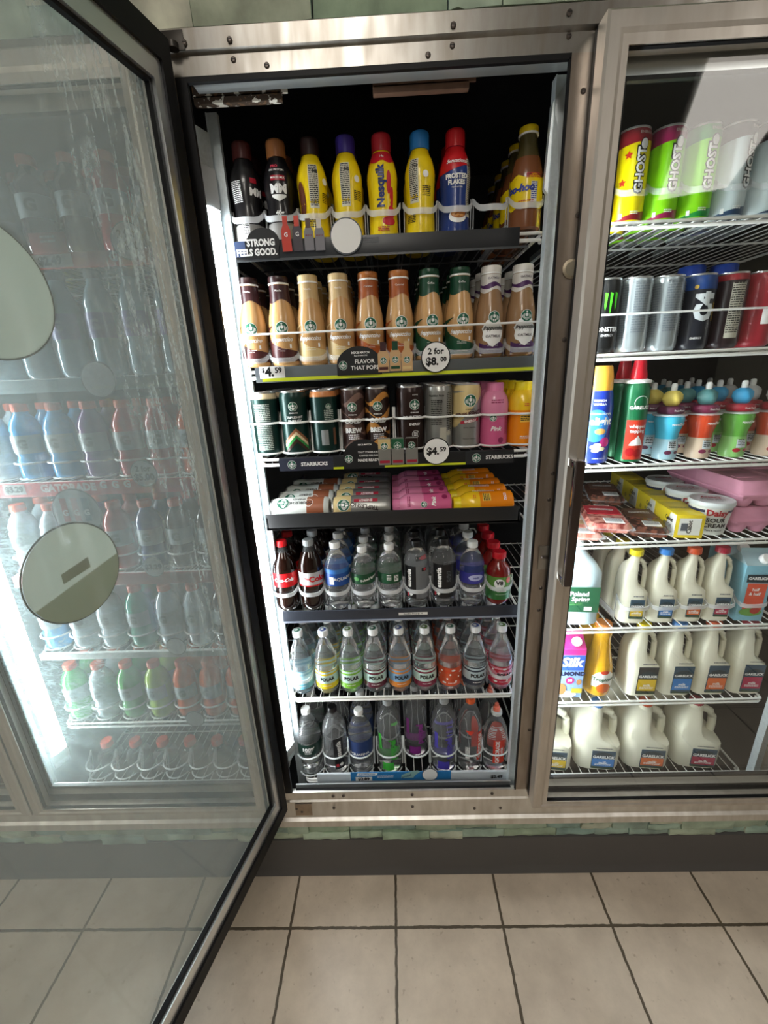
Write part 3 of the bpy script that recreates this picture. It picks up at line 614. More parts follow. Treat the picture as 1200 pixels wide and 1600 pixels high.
# ================================================================== PRODUCTS
def coffee_bottle(neckm, accm, lidm, oat=False, tan='coffee_liquid'):
    t = thing('coffee_bottle')
    pts = [(.0001, 0), (.025, 0), (.0295, .003), (.0312, .010), (.0316, .06), (.0312, .09), (.0285, .108), (.0235, .13), (.0212, .145), (.0208, .172)]
    LQ = C('coffee_liquid', '#c79c68', .22, coat=.4) if tan == 'coffee_liquid' else C('oat_coffee_liquid', '#9b7856', .22, coat=.4)
    mb = MB(); mb.lathe(pts, LQ, 28); mb.build('bottle_body', t); rf = rfun(pts)
    mb = MB()
    wav = lambda a: .135 + .004 * sin(a * 3 + .5)
    mb.sleeve(rf, wav, .168, neckm)
    if not oat:
        mb.wrap(poly([(-.004, .086), (-.014, .078), (-.021, .066), (-.025, .050), (-.026, .034), (-.023, .020), (-.018, .010), (.02, .010), (.025, .026), (.012, .030), (.0, .038), (-.006, .050), (-.009, .062), (-.009, .074)]), rf, 0, 0, accm, .0010)
        emblem(mb, put_wrap(mb, rf, .14, .080), .0135)
        mb.wrap(T('frappuccino', .0125, .03, .5, 0, .82), rf, .0, .056, WHITE, .0022); mb.wrap(rect(.02, .0006, False), rf, .05, .036, WHITE, .0022)
        mb.wrap(T('MOCHA' if neckm.name.startswith('moc') else 'COFFEE DRINK', .003), rf, .05, .032, WHITE, .0022)
        mb.wrap(rect(.004, .008), rf, .62, .042, WHITE, .002)
        mb.wrap(T('Vanilla' if 'van' in neckm.name else 'Mocha' if 'moc' in neckm.name else 'Caramel' if 'car' in neckm.name else 'Coffee', .0055), rf, .1, .156, WHITE, .0012)
        mb.wrap(T('13.7 FL OZ (405mL)', .0028), rf, .1, .016, WHITE, .0022)
    else:
        pl = C('oat_purple', '#4a2358', .4)
        mb.sleeve(rf, lambda a: .142 + .003 * sin(a * 3), lambda a: .150 + .003 * sin(a * 3 + 1), pl, .0010)
        mb.wrap(T('OATMILK', .006, .02), rf, .15, .16, C('oat_grey', '#5b5560'), .0014)
        mb.sleeve(rf, lambda a: .008, lambda a: .030 + .004 * sin(a * 4), pl, .0008, -.9, 1.2)
        mb.wrap(poly([(.024 * cos(2 * pi * k / 20) * (1 + .1 * sin(k * 2.3)), .028 * sin(2 * pi * k / 20) * (1 + .1 * cos(k * 1.7))) for k in range(20)]), rf, .1, .052, WHITE, .0013)
        emblem(mb, put_wrap(mb, rf, .14, .082), .0125)
        mb.wrap(T('frappuccino', .0115, .03, .5, 0, .8), rf, .1, .060, BLACK, .002); mb.wrap(T('OATMILK', .0075, .02), rf, .1, .043, C('oat_text', '#4a4248'), .002)
        mb.wrap(T('COFFEE DRINK', .0034), rf, .1, .024, WHITE, .002); mb.wrap(T('13.7 FL OZ (405mL)', .003), rf, .1, .016, WHITE, .002)
    mb.build('label', t)
    mb = MB(); mb.lathe([(.0222, .169), (.0226, .170), (.0226, .172), (.0215, .1725), (.0222, .1735), (.0222, .182), (.0212, .185), (.0195, .1855)], [WHITE, WHITE, WHITE, lidm, lidm, lidm, lidm], 28); mb.build('cap', t)
    return t
cof = {
 'mocha': coffee_bottle(C('mocha_brown', '#3a1c1f'), C('mocha_acc', '#4a2222'), C('mocha_lid', '#2b1414')),
 'vanilla': coffee_bottle(C('vanilla_cream', '#c4a778'), C('vanilla_acc', '#d9c08a'), C('vanilla_lid', '#cbb283')),
 'caramel': coffee_bottle(C('caramel_rust', '#9a4f22'), C('caramel_acc', '#a9541f'), C('caramel_lid', '#a5642f')),
 'coffee': coffee_bottle(C('plain_green', '#12402b'), C('plain_acc', '#14472f'), C('plain_lid', '#103a26')),
 'oat': coffee_bottle(C('oat_white', '#d8d4cf'), None, C('oat_lid', '#e4e0da'), True, 'oat')}
cx = [.035, .104, .169, .236, .302, .370, .437, .505, .573, .642]
seqn = ['mocha', 'mocha', 'vanilla', 'vanilla', 'caramel', 'caramel', 'coffee', 'coffee', 'oat', 'oat']
dd = {'mocha': 'glass bottle of tan coffee with dark maroon neck', 'vanilla': 'glass bottle of tan coffee with beige neck and cap', 'caramel': 'glass bottle of tan coffee with rust orange neck', 'coffee': 'glass bottle of tan coffee with dark green neck', 'oat': 'glass bottle of brown oat coffee with white lid'}
for i, x in enumerate(cx): lane(cof[seqn[i]], x + .004, .098, Z2, 4, .067, dd[seqn[i]], ('left' if i % 2 == 0 else 'right') + ' such lane', 'bottle', f'coffee bottles, {seqn[i]} lanes', .1)

# --- top shelf
def shake(capm, bodym, art):
    t = thing('milk_bottle')
    pts = [(.0001, 0), (.026, 0), (.0295, .003), (.0305, .012), (.0285, .05), (.0275, .062), (.0285, .075), (.0312, .100), (.0305, .115), (.026, .131), (.0205, .142), (.0175, .150), (.0165, .154)]
    pts = [(r, z * 1.02) for r, z in pts]
    mb = MB(); mb.lathe(pts, bodym, 28); mb.build('bottle_body', t); rf = rfun(pts)
    mb = MB(); art(mb, rf); mb.build('label', t); cap_part(t, .0195, .153, .03, capm, ribs=False); return t
YEL = C('milk_yellow', '#f2d30c', .35, coat=.3); REDB = C('strawberry_red', '#c8202f'); BLU = C('vanilla_blue', '#1c77c4'); NAVY = C('flakes_navy', '#16357c', .35, coat=.3); BODYK = C('protein_black', '#141214', .3, coat=.3); CHOC = C('choc_brown', '#5b2c17')
def facts(mb, rf, a, z, wd, h, sd, big=True):
    mb.wrap(rect(wd, h), rf, a, z, C('facts_white', '#dcd9c6'), .0010); mb.wrap(textlines(wd * .86, int(h / .0034), .0032, sd), rf, a, z - .001, BLACK, .0016)
    if big: mb.wrap(T('260', .007, .03), rf, a + wd * .2 / .03, z + h * .33, BLACK, .002)
def art_yel(a0, sd, brown=False, scr=None, qr=False):
    def f(mb, rf):
        mb.sleeve(rf, .004, .138, YEL, .0005)
        facts(mb, rf, a0, .095, .02, .075, sd)
        if brown: mb.wrap(ell(.009, .035), rf, a0 - .95, .07, CHOC, .0012)
        mb.wrap(textlines(.018, 6, .003, sd + 5), rf, a0 + .9, .075, BLACK, .0014); mb.wrap(ell(.006), rf, a0 + .8, .105, WHITE, .0016)
        mb.wrap(textlines(.02, 5, .003, sd + 9), rf, a0 - .2, .028, BLACK, .0014)
    return f
def art_straw(mb, rf):
    mb.sleeve(rf, .004, lambda a: .138 - .004 * abs(sin(a * 4)), YEL, .0005)
    mb.sleeve(rf, lambda a: .135 - .006 * abs(sin(a * 3)), .150, REDB, .0009)
    mb.wrap(T('Nesquik', .0215, .045, 0, 90, 1.0), rf, -.12, .088, C('nes_blue', '#16296b'), .0016)
    for g, dx, dy in ((ell(.005, .02), .013, .095), (ell(.0045, .018), .02, .07), (ell(.014, .008), .012, .028), (ell(.007, .012), .018, .044)): mb.wrap(g, rf, dx / .03, dy, REDB, .0012)
    mb.wrap(textlines(.024, 3, .003, 4), rf, 0, .012, REDB, .0014); mb.wrap(T('14g', .006), rf, 0, .141, WHITE, .0014)
def art_flakes(mb, rf):
    mb.sleeve(rf, .004, .145, NAVY, .0005); mb.sleeve(rf, lambda a: .112 + .006 * sin(a * 1.5), .152, C('flakes_red', '#c5181f'), .0009)
    mb.wrap(ring(.0, .001), rf, 0, .1, WHITE); mb.wrap(T('Sensations', .0095, .02, .3), rf, .0, .124, WHITE, .0016)
    mb.wrap(T('FROSTED', .0105, .05), rf, .0, .098, WHITE, .0016); mb.wrap(T('FLAKES', .0105, .05), rf, .0, .088, WHITE, .0016); mb.wrap(T('Flavored Milk', .004), rf, .05, .08, WHITE, .0016)
    mb.wrap(ell(.018, .012), rf, .1, .03, WHITE, .0014); mb.wrap(ell(.015, .009), rf, .15, .035, C('cereal', '#b06a2a'), .002)
    for k in range(7): mb.wrap(ell(.003, .002, 8), rf, .1 + .1 * (k - 3), .033 + .004 * sin(k * 2), C('cereal2', '#d89a4b'), .0026)
    facts(mb, rf, 1.0, .08, .014, .1, 3, False)
def art_prot(front):
    def f(mb, rf):
        SIL2 = C('protein_silver', '#8f8c88', .35)
        mb.sleeve(rf, .004, .035, SIL2, .0006)
        if front:
            mb.wrap(rect(.028, .009), rf, .15, .112, C('prot_red', '#a5162a'), .0012); mb.wrap(T('MUSCLE MILK', .0045, .03), rf, .15, .112, WHITE, .0018)
            mb.wrap(T('MM', .021, .05), rf, .15, .093, WHITE, .0014); mb.wrap(poly([(-.014, .004), (.014, .004), (.014, 0), (0, -.008), (-.014, 0)]), rf, .15, .08, WHITE, .0014)
            mb.wrap(T('PRO', .007, .03), rf, -.05, .133, C('prot_pink', '#e0405a'), .0016); mb.wrap(T('40G PROTEIN', .0048, .02), rf, .1, .126, WHITE, .0016); mb.wrap(T('40g', .011, .04), rf, .1, .052, WHITE, .0016)
        else:
            mb.wrap(textlines(.022, 12, .0032, 3), rf, -.4, .09, WHITE, .0012); mb.wrap(rect(.014, .03), rf, .0, .025, WHITE, .0012); mb.wrap(textlines(.012, 8, .003, 8), rf, .0, .025, BLACK, .0018)
            mb.wrap(rect(.012, .009), rf, .85, .112, C('prot_red', ''), .0012) if False else mb.wrap(rect(.014, .009), rf, .8, .112, MATS['prot_red'], .0012); mb.wrap(T('MM', .018, .05), rf, .95, .092, WHITE, .0014)
    return f
C('prot_red', '#a5162a')
pA = shake(C('prot_cap_maroon', '#4a1b18'), BODYK, art_prot(False)); pB = shake(C('prot_cap_tan', '#9a6236'), BODYK, art_prot(True))
pC = shake(C('choc_cap', '#2c1715'), YEL, art_yel(.25, 1, True)); pD = shake(C('purple_cap', '#3b2a86'), YEL, art_yel(-.05, 2)); pE = shake(C('red_cap', '#b3202c'), YEL, art_straw)
pF = shake(C('blue_cap', '#2a80cc'), YEL, art_yel(-.5, 3)); pG = shake(C('flakes_cap', '#cc1a22'), NAVY, art_flakes)
top = [(pA, .061, 'black protein shake bottle with dark maroon cap'), (pB, .131, 'black protein shake bottle with tan cap and white M letters'), (pC, .200, 'yellow milk bottle with dark brown cap and nutrition panel'),
       (pD, .273, 'yellow milk bottle with purple cap'), (pE, .346, 'yellow strawberry milk bottle with red cap and red shape'), (pF, .424, 'yellow milk bottle with blue cap'), (pG, .496, 'navy cereal milk bottle with red cap and collar')]
for pr_, x, l in top: lane(pr_, x, .1, Z1, 3, .066, l, 'its lane', 'bottle', 'milk and protein bottles on the top shelf', .05)
def choc_drink():
    t = thing('chocolate_drink_bottle'); pts = [(.0001, 0), (.028, 0), (.0325, .004), (.0335, .014), (.0325, .05), (.033, .09), (.031, .105), (.025, .128), (.0195, .145), (.0175, .160), (.017, .172)]
    mb = MB(); A = C('choc_drink', '#7a4a2c', .25, coat=.3); Bq = C('choc_neck', '#4d4526', .2, coat=.3); mb.lathe(pts, [A] * 7 + [Bq] * 3, 28); mb.build('bottle_body', t); rf = rfun(pts)
    mb = MB(); mb.sleeve(rf, lambda a: .038 + .003 * sin(a * 7), lambda a: .093 + .0035 * sin(a * 6), YEL, .0006); mb.wrap(T('Yoo-hoo', .018, .05, .2), rf, -.75, .072, C('yoo_blue', '#2a3c9b'), .0014)
    mb.wrap(rect(.013, .035), rf, .25, .064, WHITE, .0012); mb.wrap(textlines(.011, 9, .0033, 5), rf, .25, .064, C('yoo_blue', ''), .0018); mb.wrap(textlines(.03, 3, .003, 6), rf, .2, .09, REDB, .0014); mb.wrap(textlines(.03, 2, .003, 7), rf, -.2, .046, REDB, .0014); mb.build('label', t)
    cap_part(t, .0185, .17, .012, YEL, WHITE, ribs=False); return t
pH = choc_drink(); lane(pH, .643, .1, Z1, 5, .071, 'brown chocolate drink bottle with yellow cap and splash label', 'the rightmost lane', 'bottle', 'chocolate drink bottles')
gl = glide_proto(.0325, .04)
for i, x in enumerate([.061, .131, .200, .273, .346, .424, .496, .57, .643]): place(gl, (x, .1, Z1 + .001), 0, f'translucent plastic bottle lane holder on the top shelf, {["leftmost", "second from left", "third from left", "fourth from left", "middle", "fourth from right", "third from right", "second from right and empty", "rightmost"][i]}', 'bottle holder', 'lane holders on the top shelf')

# --- cans
def can(r, h, bodym, art, lidm=None, rimm=None, name='drink_can', neck=.9):
    t = thing(name); pts = [(.0001, .002), (r * .78, .001), (r * .82, 0), (r * .97, .006), (r, .012), (r, h - .016), (r * .985, h - .012), (r * neck, h - .003)]
    AL = M('aluminium_lid', (.7, .7, .7), .28, .95); mb = MB(); mb.lathe(pts, [AL, AL, bodym, bodym, bodym, rimm or bodym, rimm or bodym], 28); mb.build('can_body', t)
    rf = rfun(pts[3:]); mb = MB(); art(mb, rf); mb.build('label', t)
    mb = MB(); q = r * neck; mb.lathe([(q, h - .004), (q + .0009, h - .002), (q + .0009, h), (q - .001, h), (q - .002, h - .004), (.0001, h - .004)], lidm or AL, 28)
    ld = mb.build('lid', t); mb = MB(); mb.lathe([(q * .42, 0), (q * .42, .0012)], AL, 14, 0, -q * .25, h - .004, .8, 1.1); mb.lathe([(q * .16, .0012), (q * .16, .0014)], BLACK, 10, 0, -q * .35, h - .004); mb.build('pull_tab', ld); return t
DG = C('dark_green_can', '#12302b', .3, metal=.3); DBR = C('dark_brown_can', '#2a1a16', .3, metal=.3); CRM = C('cream_rim', '#cbb894', .35); ORG = C('orange_rim', '#c07a45', .35); SILV = C('silver_can', '#9c9c98', .3, metal=.6); BEI = C('beige_band', '#cfb983', .35)
def emb(mb, rf, a, z, r): emblem(mb, put_wrap(mb, rf, a, z), r)
def art_g1(mb, rf): mb.sleeve(rf, .136, .1462, CRM, .0004); mb.wrap(textlines(.036, 26, .0042, 11), rf, .05, .066, C('soft_white', '#a9b5ac'), .0008); mb.wrap(textlines(.02, 22, .0042, 12), rf, -1.1, .066, MATS['soft_white'], .0008)
def art_g2(mb, rf):
    emb(mb, rf, .15, .115, .0105); mb.wrap(T('STARBUCKS', .0038, .03), rf, .15, .1, WHITE, .0008); mb.wrap(T('TRIPLESHOT', .0068, .02), rf, .2, .09, WHITE, .0008); mb.wrap(T('ENERGY', .0085, .02), rf, .2, .081, WHITE, .0008)
    for k, cc in enumerate(('#8b5a3a', '#d8c6a0', '#2f8a44', '#3a241b')): mb.wrap(poly([(-.03, -.018), (0, .012), (.03, -.018), (.03, -.009), (0, .021), (-.03, -.009)]), rf, .2, .044 - k * .008, C('chev%d' % k, cc), .0007 + k * .0002)
def art_g3(mb, rf): mb.sleeve(rf, .134, .1455, ORG, .0004); emb(mb, rf, .5, .112, .0065); mb.wrap(textlines(.022, 8, .004, 21), rf, .5, .086, MATS['soft_white'], .0008); mb.wrap(rect(.017, .036), rf, .1, .04, C('grey_panel', '#8a8f90'), .0008); mb.wrap(rect(.007, .04), rf, .85, .042, C('brown_panel', '#6b4a34'), .0008)
def art_cb(base, sw):
    def f(mb, rf):
        for k in range(4):
            ph = k * 1.4; mb.sleeve(rf, lambda a, k=k: .016 + k * .034 + .01 * sin(a * 2.2 + k * 1.9), lambda a, k=k: .026 + k * .034 + .012 * sin(a * 2.2 + k * 1.9 + .7), sw, .0004, -2.5, 2.5)
        emb(mb, rf, .05, .108, .011); mb.wrap(T('STARBUCKS', .0036, .03), rf, .05, .09, WHITE, .001); mb.wrap(T('COLD', .0148, .05), rf, .05, .075, WHITE, .001); mb.wrap(T('BREW', .0148, .05), rf, .05, .053, WHITE, .001); mb.wrap(textlines(.025, 3, .0045, 31), rf, .05, .035, WHITE, .001)
    return f
def art_ds(mb, rf): emb(mb, rf, .25, .108, .012); mb.wrap(T('STARBUCKS', .0036, .03), rf, .25, .09, WHITE, .0008); mb.wrap(T('DOUBLESHOT', .0072, .02), rf, .1, .08, WHITE, .0008); mb.wrap(T('ENERGY', .0072, .04), rf, .25, .063, WHITE, .0008); mb.wrap(ring(.008, .0088), rf, .3, .04, WHITE, .0008); mb.wrap(textlines(.01, 3, .0035, 32), rf, .3, .038, WHITE, .0008); mb.wrap(T('COFFEE', .004), rf, .3, .13, WHITE, .0008)
def art_nf(mb, rf):
    mb.wrap(T('Nutrition Facts', .0058, .03), rf, -.25, .126, BLACK, .0008); mb.wrap(T('210', .008, .04), rf, .0, .112, BLACK, .0008); mb.wrap(textlines(.026, 14, .0042, 41), rf, -.25, .085, BLACK, .0008); mb.wrap(textlines(.016, 22, .0042, 43), rf, .75, .085, BLACK, .0008)
    mb.wrap(rect(.016, .036), rf, .25, .035, C('pale_panel', '#b9b5a6'), .0008); mb.wrap(rect(.012, .012), rf, .7, .04, MATS['pale_panel'], .0008)
def art_ts(col, tcol='#4a1f22'):
    def f(mb, rf):
        mb.sleeve(rf, lambda a: .085 + .035 * min(1, max(-1, a)), .1462, col, .0004, -2.2, 2.2); emb(mb, rf, .1, .112, .0145); mb.wrap(T('STARBUCKS', .004, .03), rf, .1, .092, BLACK, .0008); mb.wrap(T('TRIPLESHOT', .0125, .03, 0, 8), rf, .1, .082, C('ts_text' + tcol[1:], tcol), .0012)
        mb.wrap(poly([(-.024, -.004), (.022, .004), (.022, .012), (-.024, .003)]), rf, .15, .062, C('ts_red', '#a5263a'), .0008); mb.wrap(T('ENERGY', .0078, .03, 0, 8), rf, .15, .0655, WHITE, .0014); mb.wrap(T('EXTRA STRENGTH', .0035, .02), rf, .1, .05, BLACK, .0008); mb.wrap(T('FRENCH VANILLA', .004), rf, .1, .024, BLACK, .0008)
    return f
C('soft_white', '#a9b5ac')
kC = [can(.0325, .15, DG, art_g1, rimm=CRM), can(.0325, .15, DG, art_g2), can(.0325, .15, DG, art_g3, rimm=ORG), can(.0285, .15, C('cold_brew_brown', '#43302c', .35, metal=.2), art_cb(None, C('cb_sw', '#7d6258', .35, metal=.2))), can(.0285, .15, C('cold_brew_dark', '#2e1d17', .35, metal=.2), art_cb(None, C('cb_sw2', '#c1853f', .35, metal=.2))),
      can(.0325, .15, DBR, art_ds), can(.0325, .15, SILV, art_nf), can(.0325, .15, SILV, art_ts(BEI), rimm=BEI)]
kX = [.042, .113, .186, .256, .3145, .394, .462, .529]
kL = ['dark green can covered in small print with cream rim', 'dark green triple shot energy can with chevrons', 'dark green can with copper orange rim', 'slim cold brew can with mauve brown swirls', 'slim cold brew can with orange caramel swirls', 'dark brown double shot energy can', 'silver can turned to its nutrition facts', 'silver and beige triple shot energy can']
for c_, x, l in zip(kC, kX, kL): lane(c_, x, .098, Z3, 5, .067 if 'slim' not in l else .06, l, 'its lane', 'can', 'standing coffee cans', .08)
def juice(bodym, bodym2, capm, art):
    t = thing('juice_bottle'); pts = [(.0001, 0), (.027, 0), (.032, .004), (.033, .012), (.0325, .05), (.0325, .085), (.033, .1), (.0295, .116), (.0235, .126), (.0195, .131)]
    mb = MB(); mb.lathe(pts, [bodym2] * 5 + [bodym] * 4, 28); mb.build('bottle_body', t); rf = rfun(pts); mb = MB(); art(mb, rf); mb.build('label', t); cap_part(t, .0205, .13, .019, capm); return t
PK = C('pink_drink', '#dd86a8', .25, coat=.3); PK2 = C('pink_drink2', '#cf5d8a', .25, coat=.3); YO = C('paradise_yellow', '#f4c824', .25, coat=.3); OR = C('paradise_orange', '#f08c12', .25, coat=.3)
def art_pk(mb, rf): mb.sleeve(rf, .07, .112, PK, .0004); mb.wrap(textlines(.03, 2, .005, 51), rf, 0, .104, C('dk_pink', '#8a2050'), .0008); emb(mb, rf, -.3, .07, .008); mb.wrap(T('Pink', .014, .03, .3), rf, -.1, .045, WHITE, .0012); mb.wrap(textlines(.012, 12, .0035, 52), rf, .8, .05, C('dk_pink', ''), .0008); mb.wrap(ell(.007), rf, .3, .018, MATS['dk_pink'], .0008)
def art_yo(mb, rf): mb.wrap(textlines(.01, 2, .004, 55), rf, .05, .095, C('or_red', '#d4502a'), .0008); mb.wrap(rect(.022, .02), rf, .0, .068, C('pale_yel', '#f2c64a'), .0008); mb.wrap(textlines(.02, 4, .004, 56), rf, .0, .066, BLACK, .0012); mb.wrap(textlines(.01, 14, .004, 57), rf, .8, .07, WHITE, .0008); mb.wrap(textlines(.02, 2, .004, 58), rf, 0, .02, WHITE, .0008)
jP = juice(PK, PK2, C('pink_cap', '#e080aa'), art_pk); jY = juice(YO, OR, C('yellow_cap', '#f7df1e'), art_yo)
lane(jP, .595, .098, Z3, 4, .068, 'bottle of pink drink with pink cap', 'its lane', 'bottle', 'pink drink bottles'); lane(jY, .662, .098, Z3, 4, .068, 'bottle of yellow orange drink with yellow cap', 'its lane', 'bottle', 'yellow drink bottles')
gh = glide_proto(.034, .078, mat=M('white_hoop', (.82, .82, .8), .35), style='hoop')
NM = ['leftmost', 'second from left', 'third from left', 'fourth from left', 'fifth from left', 'fifth from right', 'fourth from right', 'third from right', 'second from right', 'rightmost']
for i, x in enumerate(kX + [.595, .662]): place(gh, (x, .098, Z3), 0, f'white wire front hoop around a lane of coffee cans, {NM[i]}', 'bottle holder', 'front hoops on the can shelf')
# coffee bottle shelf front rail
mb = MB(); mb.tube([(.02 + .0, .06, Z2 + .068), (.03, .058, Z2 + .068), (.685, .058, Z2 + .068)], .0022, MATS['white_hoop']); 
for x in (.022, .683): mb.tube([(x, .06, Z2 + .068), (x, .075, Z2 + .0)], .002, MATS['white_hoop'])
tag(mb.build('wire_guard'), 'thin white wire guard across the glass coffee bottles', 'guard')
gf = glide_proto(.033, .012, .25, mat=CLEARP)
for i, x in enumerate(cx): place(gf, (x + .004, .098, Z2 + .001), 0, f'low translucent front stop under a coffee bottle lane, {NM[i]}', 'bottle holder', 'lane holders under the coffee bottles')

# --- lying cans on the black tray
mb = MB(); TB = M('black_tray', (.02, .02, .021), .4); TB2 = M('tray_edge', (.1, .1, .105), .35)
mb.box(.024, .658, .05, .52, 1.166, 1.172, TB); mb.box(.024, .658, .05, .055, 1.166, 1.208, TB, .0015)
mb.box(.024, .029, .05, .52, 1.166, 1.2, TB); mb.box(.653, .658, .05, .52, 1.166, 1.2, TB)
for i in range(20): mb.box(.036 + i * .031, .05 + i * .031, .0550, .0565, 1.19, 1.206, TB2)
tr = mb.build('display_tray'); tag(tr, 'black plastic tray holding cans and bottles lying on their sides', 'tray')
white_can = can(.0325, .148, C('white_can', '#d7dbd6', .3), lambda mb, rf: (mb.sleeve(rf, .012, .055, C('mocha_band', '#8a4f34', .35), .0004), emb(mb, rf, 0, .115, .016), mb.wrap(T('DOUBLESHOT', .011, .02, 0, 90), rf, .0, .075, BLACK, .0012), mb.wrap(T('ENERGY', .009, .02, 0, 90), rf, .35, .075, BLACK, .0012), mb.wrap(ring(.010, .011), rf, 0, .05, WHITE, .001)), rimm=C('white_can', ''))
ts_l = can(.0325, .148, SILV, lambda mb, rf: (mb.sleeve(rf, .1, .1362, BEI, .0004), emb(mb, rf, 0, .118, .016), mb.wrap(T('TRIPLESHOT', .0145, .03, 0, 80), rf, -.1, .07, C('ts_dark', '#2a1a1c'), .0012), mb.wrap(rect(.009, .06), rf, .35, .062, MATS['ts_red'], .001), mb.wrap(T('ENERGY', .009, .03, 0, 90), rf, .35, .062, WHITE, .0014)), rimm=BEI)
def lie(proto, x, k, label, group, r=.0325, capleft=True, dz=0):
    # axis along x, top toward -x, label front rotated upward/forward
    m = Matrix.Rotation(radians(-90), 4, 'Y') @ Matrix.Rotation(radians(0), 4, 'Z')
    # local -y (label) stays toward -y; then tip upwards
    m = Matrix.Rotation(radians(-38 + random.uniform(-14, 14)), 4, 'X') @ m
    o = place(proto, (0, 0, 0), 0, label, 'can' if 'can' in label else 'bottle', group)
    o.rotation_euler = m.to_euler(); o.location = (x, .0925 + k * .0665, 1.172 + r + .001)
for k in range(4):
    w_ = 'front' if k == 0 else ORD[k]
    lie(white_can, .181 + .004 * k, k, f'white and brown can lying on the black tray, {w_} of the leftmost stack', 'white lying cans')
for k in range(5):
    w_ = 'front' if k == 0 else ORD[k]
    lie(ts_l, .338, k, f'silver and beige can lying on the black tray, {w_} from the front', 'silver lying cans')
    lie(jP, .492, k, f'pink drink bottle lying on the black tray, {w_} from the front', 'pink lying bottles')
    lie(jY, .647, k, f'yellow drink bottle lying on the black tray, {w_} from the front', 'yellow lying bottles')

# --- water / cola bottles
def petb(name, r, h, capm, cr=.0145, ch=.016, fill=.86, liquid=None, empty=None, ribs=True, waist=0., art=None, shoulder=.62, capribs=True, base='petal', neckr=.012, cring=None):
    t = thing(name); liquid = liquid or WATER; empty = empty or PET
    zc = h - ch
    P = [(.0001, .004), (r * .55, .0), (r * .8, .001), (r * .96, .010), (r, .020)]
    z = .03
    if ribs:
        while z < h * shoulder - .012:
            P += [(r, z), (r * .965, z + .003), (r, z + .006)]; z += .013 if ribs is True else ribs
    else: P += [(r, h * .25), (r * (1 - waist), h * .38), (r, h * .5)]
    sh = h * shoulder; P += [(r, sh), (r * .93, sh + (zc - sh) * .25), (r * .74, sh + (zc - sh) * .52), (r * .5, sh + (zc - sh) * .76), (neckr * 1.02, zc - .008), (neckr, zc)]
    mats = [liquid if a[1] < h * fill * .99 else empty for a in P[:-1]]
    mb = MB(); mb.lathe(P, mats, 28); mb.build('bottle_body', t); rf = rfun([(r, 0), (r, sh)] + P[-6:])
    if art: mb = MB(); art(mb, rf, r, h); mb.build('label', t)
    cap_part(t, cr, zc, ch, capm, cring, ribs=capribs); return t
CRED = C('cola_red_cap', '#c8141c'); CW = C('white_cap', '#e6e8e8', .35); CK = C('black_cap', '#101011'); CG = C('grey_cap', '#9ba0a2'); COLA = C('cola', '#1a0a06', .08, coat=.6)
def a_coke(mb, rf, r, h): mb.sleeve(rf, .075, .115, C('cola_label_red', '#cf121b'), .0006); mb.wrap(T('Coca-Cola', .0135, .04, .4, 0, .9), rf, .05, .096, WHITE, .0014)
def a_diet(mb, rf, r, h): mb.sleeve(rf, .075, .115, C('diet_silver', '#c9cacb'), .0006); mb.sleeve(rf, .075, .079, MATS['cola_label_red'], .0009); mb.wrap(T('Diet', .009, .02, .3), rf, -.15, .098, MATS['cola_label_red'], .0014); mb.wrap(T('Coke', .022, .04), rf, .75, .096, MATS['cola_label_red'], .0014)
def a_aqf(mb, rf, r, h): mb.sleeve(rf, .074, .11, C('aqua_blue', '#1d4f9e'), .0006); mb.sleeve(rf, .11, .122, C('aqua_blue2', '#3d78c0'), .0006); mb.wrap(rect(.012, .022), rf, -.35, .09, WHITE, .0012); mb.wrap(T('AQUAFINA', .0125, .02), rf, .75, .094, WHITE, .0014)
def a_pol(txt):
    def f(mb, rf, r, h):
        mb.sleeve(rf, .077, .106, C('spring_green', '#164a2e'), .0006); 
        if txt: mb.wrap(T('Poland Spring', .009, .03, 0, 12), rf, .6, .092, WHITE, .0014); mb.wrap(ell(.008, .006), rf, -.5, .092, C('leaf', '#5ea05a'), .0012)
        else: mb.wrap(rect(.012, .018), rf, .5, .092, WHITE, .0012); mb.wrap(textlines(.01, 4, .004, 61), rf, .5, .091, BLACK, .0016); mb.wrap(textlines(.012, 4, .004, 62), rf, -.1, .092, WHITE, .0012)
    return f
def a_ess(side):
    def f(mb, rf, r, h):
        LB = C('ess_black', '#131317', .35); GR = C('ess_grey', '#6d7176', .35)
        if side: mb.sleeve(rf, .03, .125, GR, .0006, -.1, 1.1); mb.sleeve(rf, .03, .125, LB, .0006, -1.1, -.1); mb.wrap(T('essentia', .0165, .04, 0, 90), rf, -.65, .09, WHITE, .0014); mb.wrap(rect(.014, .01), rf, .55, .115, LB, .001); mb.wrap(T('+', .012, .1), rf, .6, .115, C('ess_red', '#c22a3a'), .0014)
        else: mb.sleeve(rf, .03, .128, LB, .0006, -1.0, 1.2); mb.wrap(T('essentia', .0185, .04, 0, 90), rf, -.45, .09, WHITE, .0014); mb.wrap(textlines(.012, 8, .004, 63), rf, .3, .09, GREY, .0012)
        mb.wrap(rect(.012, .012), rf, -.55, .04, BLACK, .0016); mb.wrap(T('+', .014, .1), rf, -.5, .042, WHITE, .0018); mb.wrap(rect(.005, .012), rf, -.75, .042, C('ess_red', '#c22a3a'), .002)
    return f
def a_oval(mb, rf, r, h): mb.sleeve(rf, .068, .1, C('oval_violet', '#3a3a96'), .0006); mb.sleeve(rf, .1, .12, C('oval_dark', '#26356a'), .0006, -.8, .9); mb.wrap(ell(.02, .009), rf, .2, .086, C('oval_lilac', '#b9bfe6'), .0012); mb.wrap(T('oasis', .009, .03), rf, .2, .086, C('oval_violet', ''), .0016)
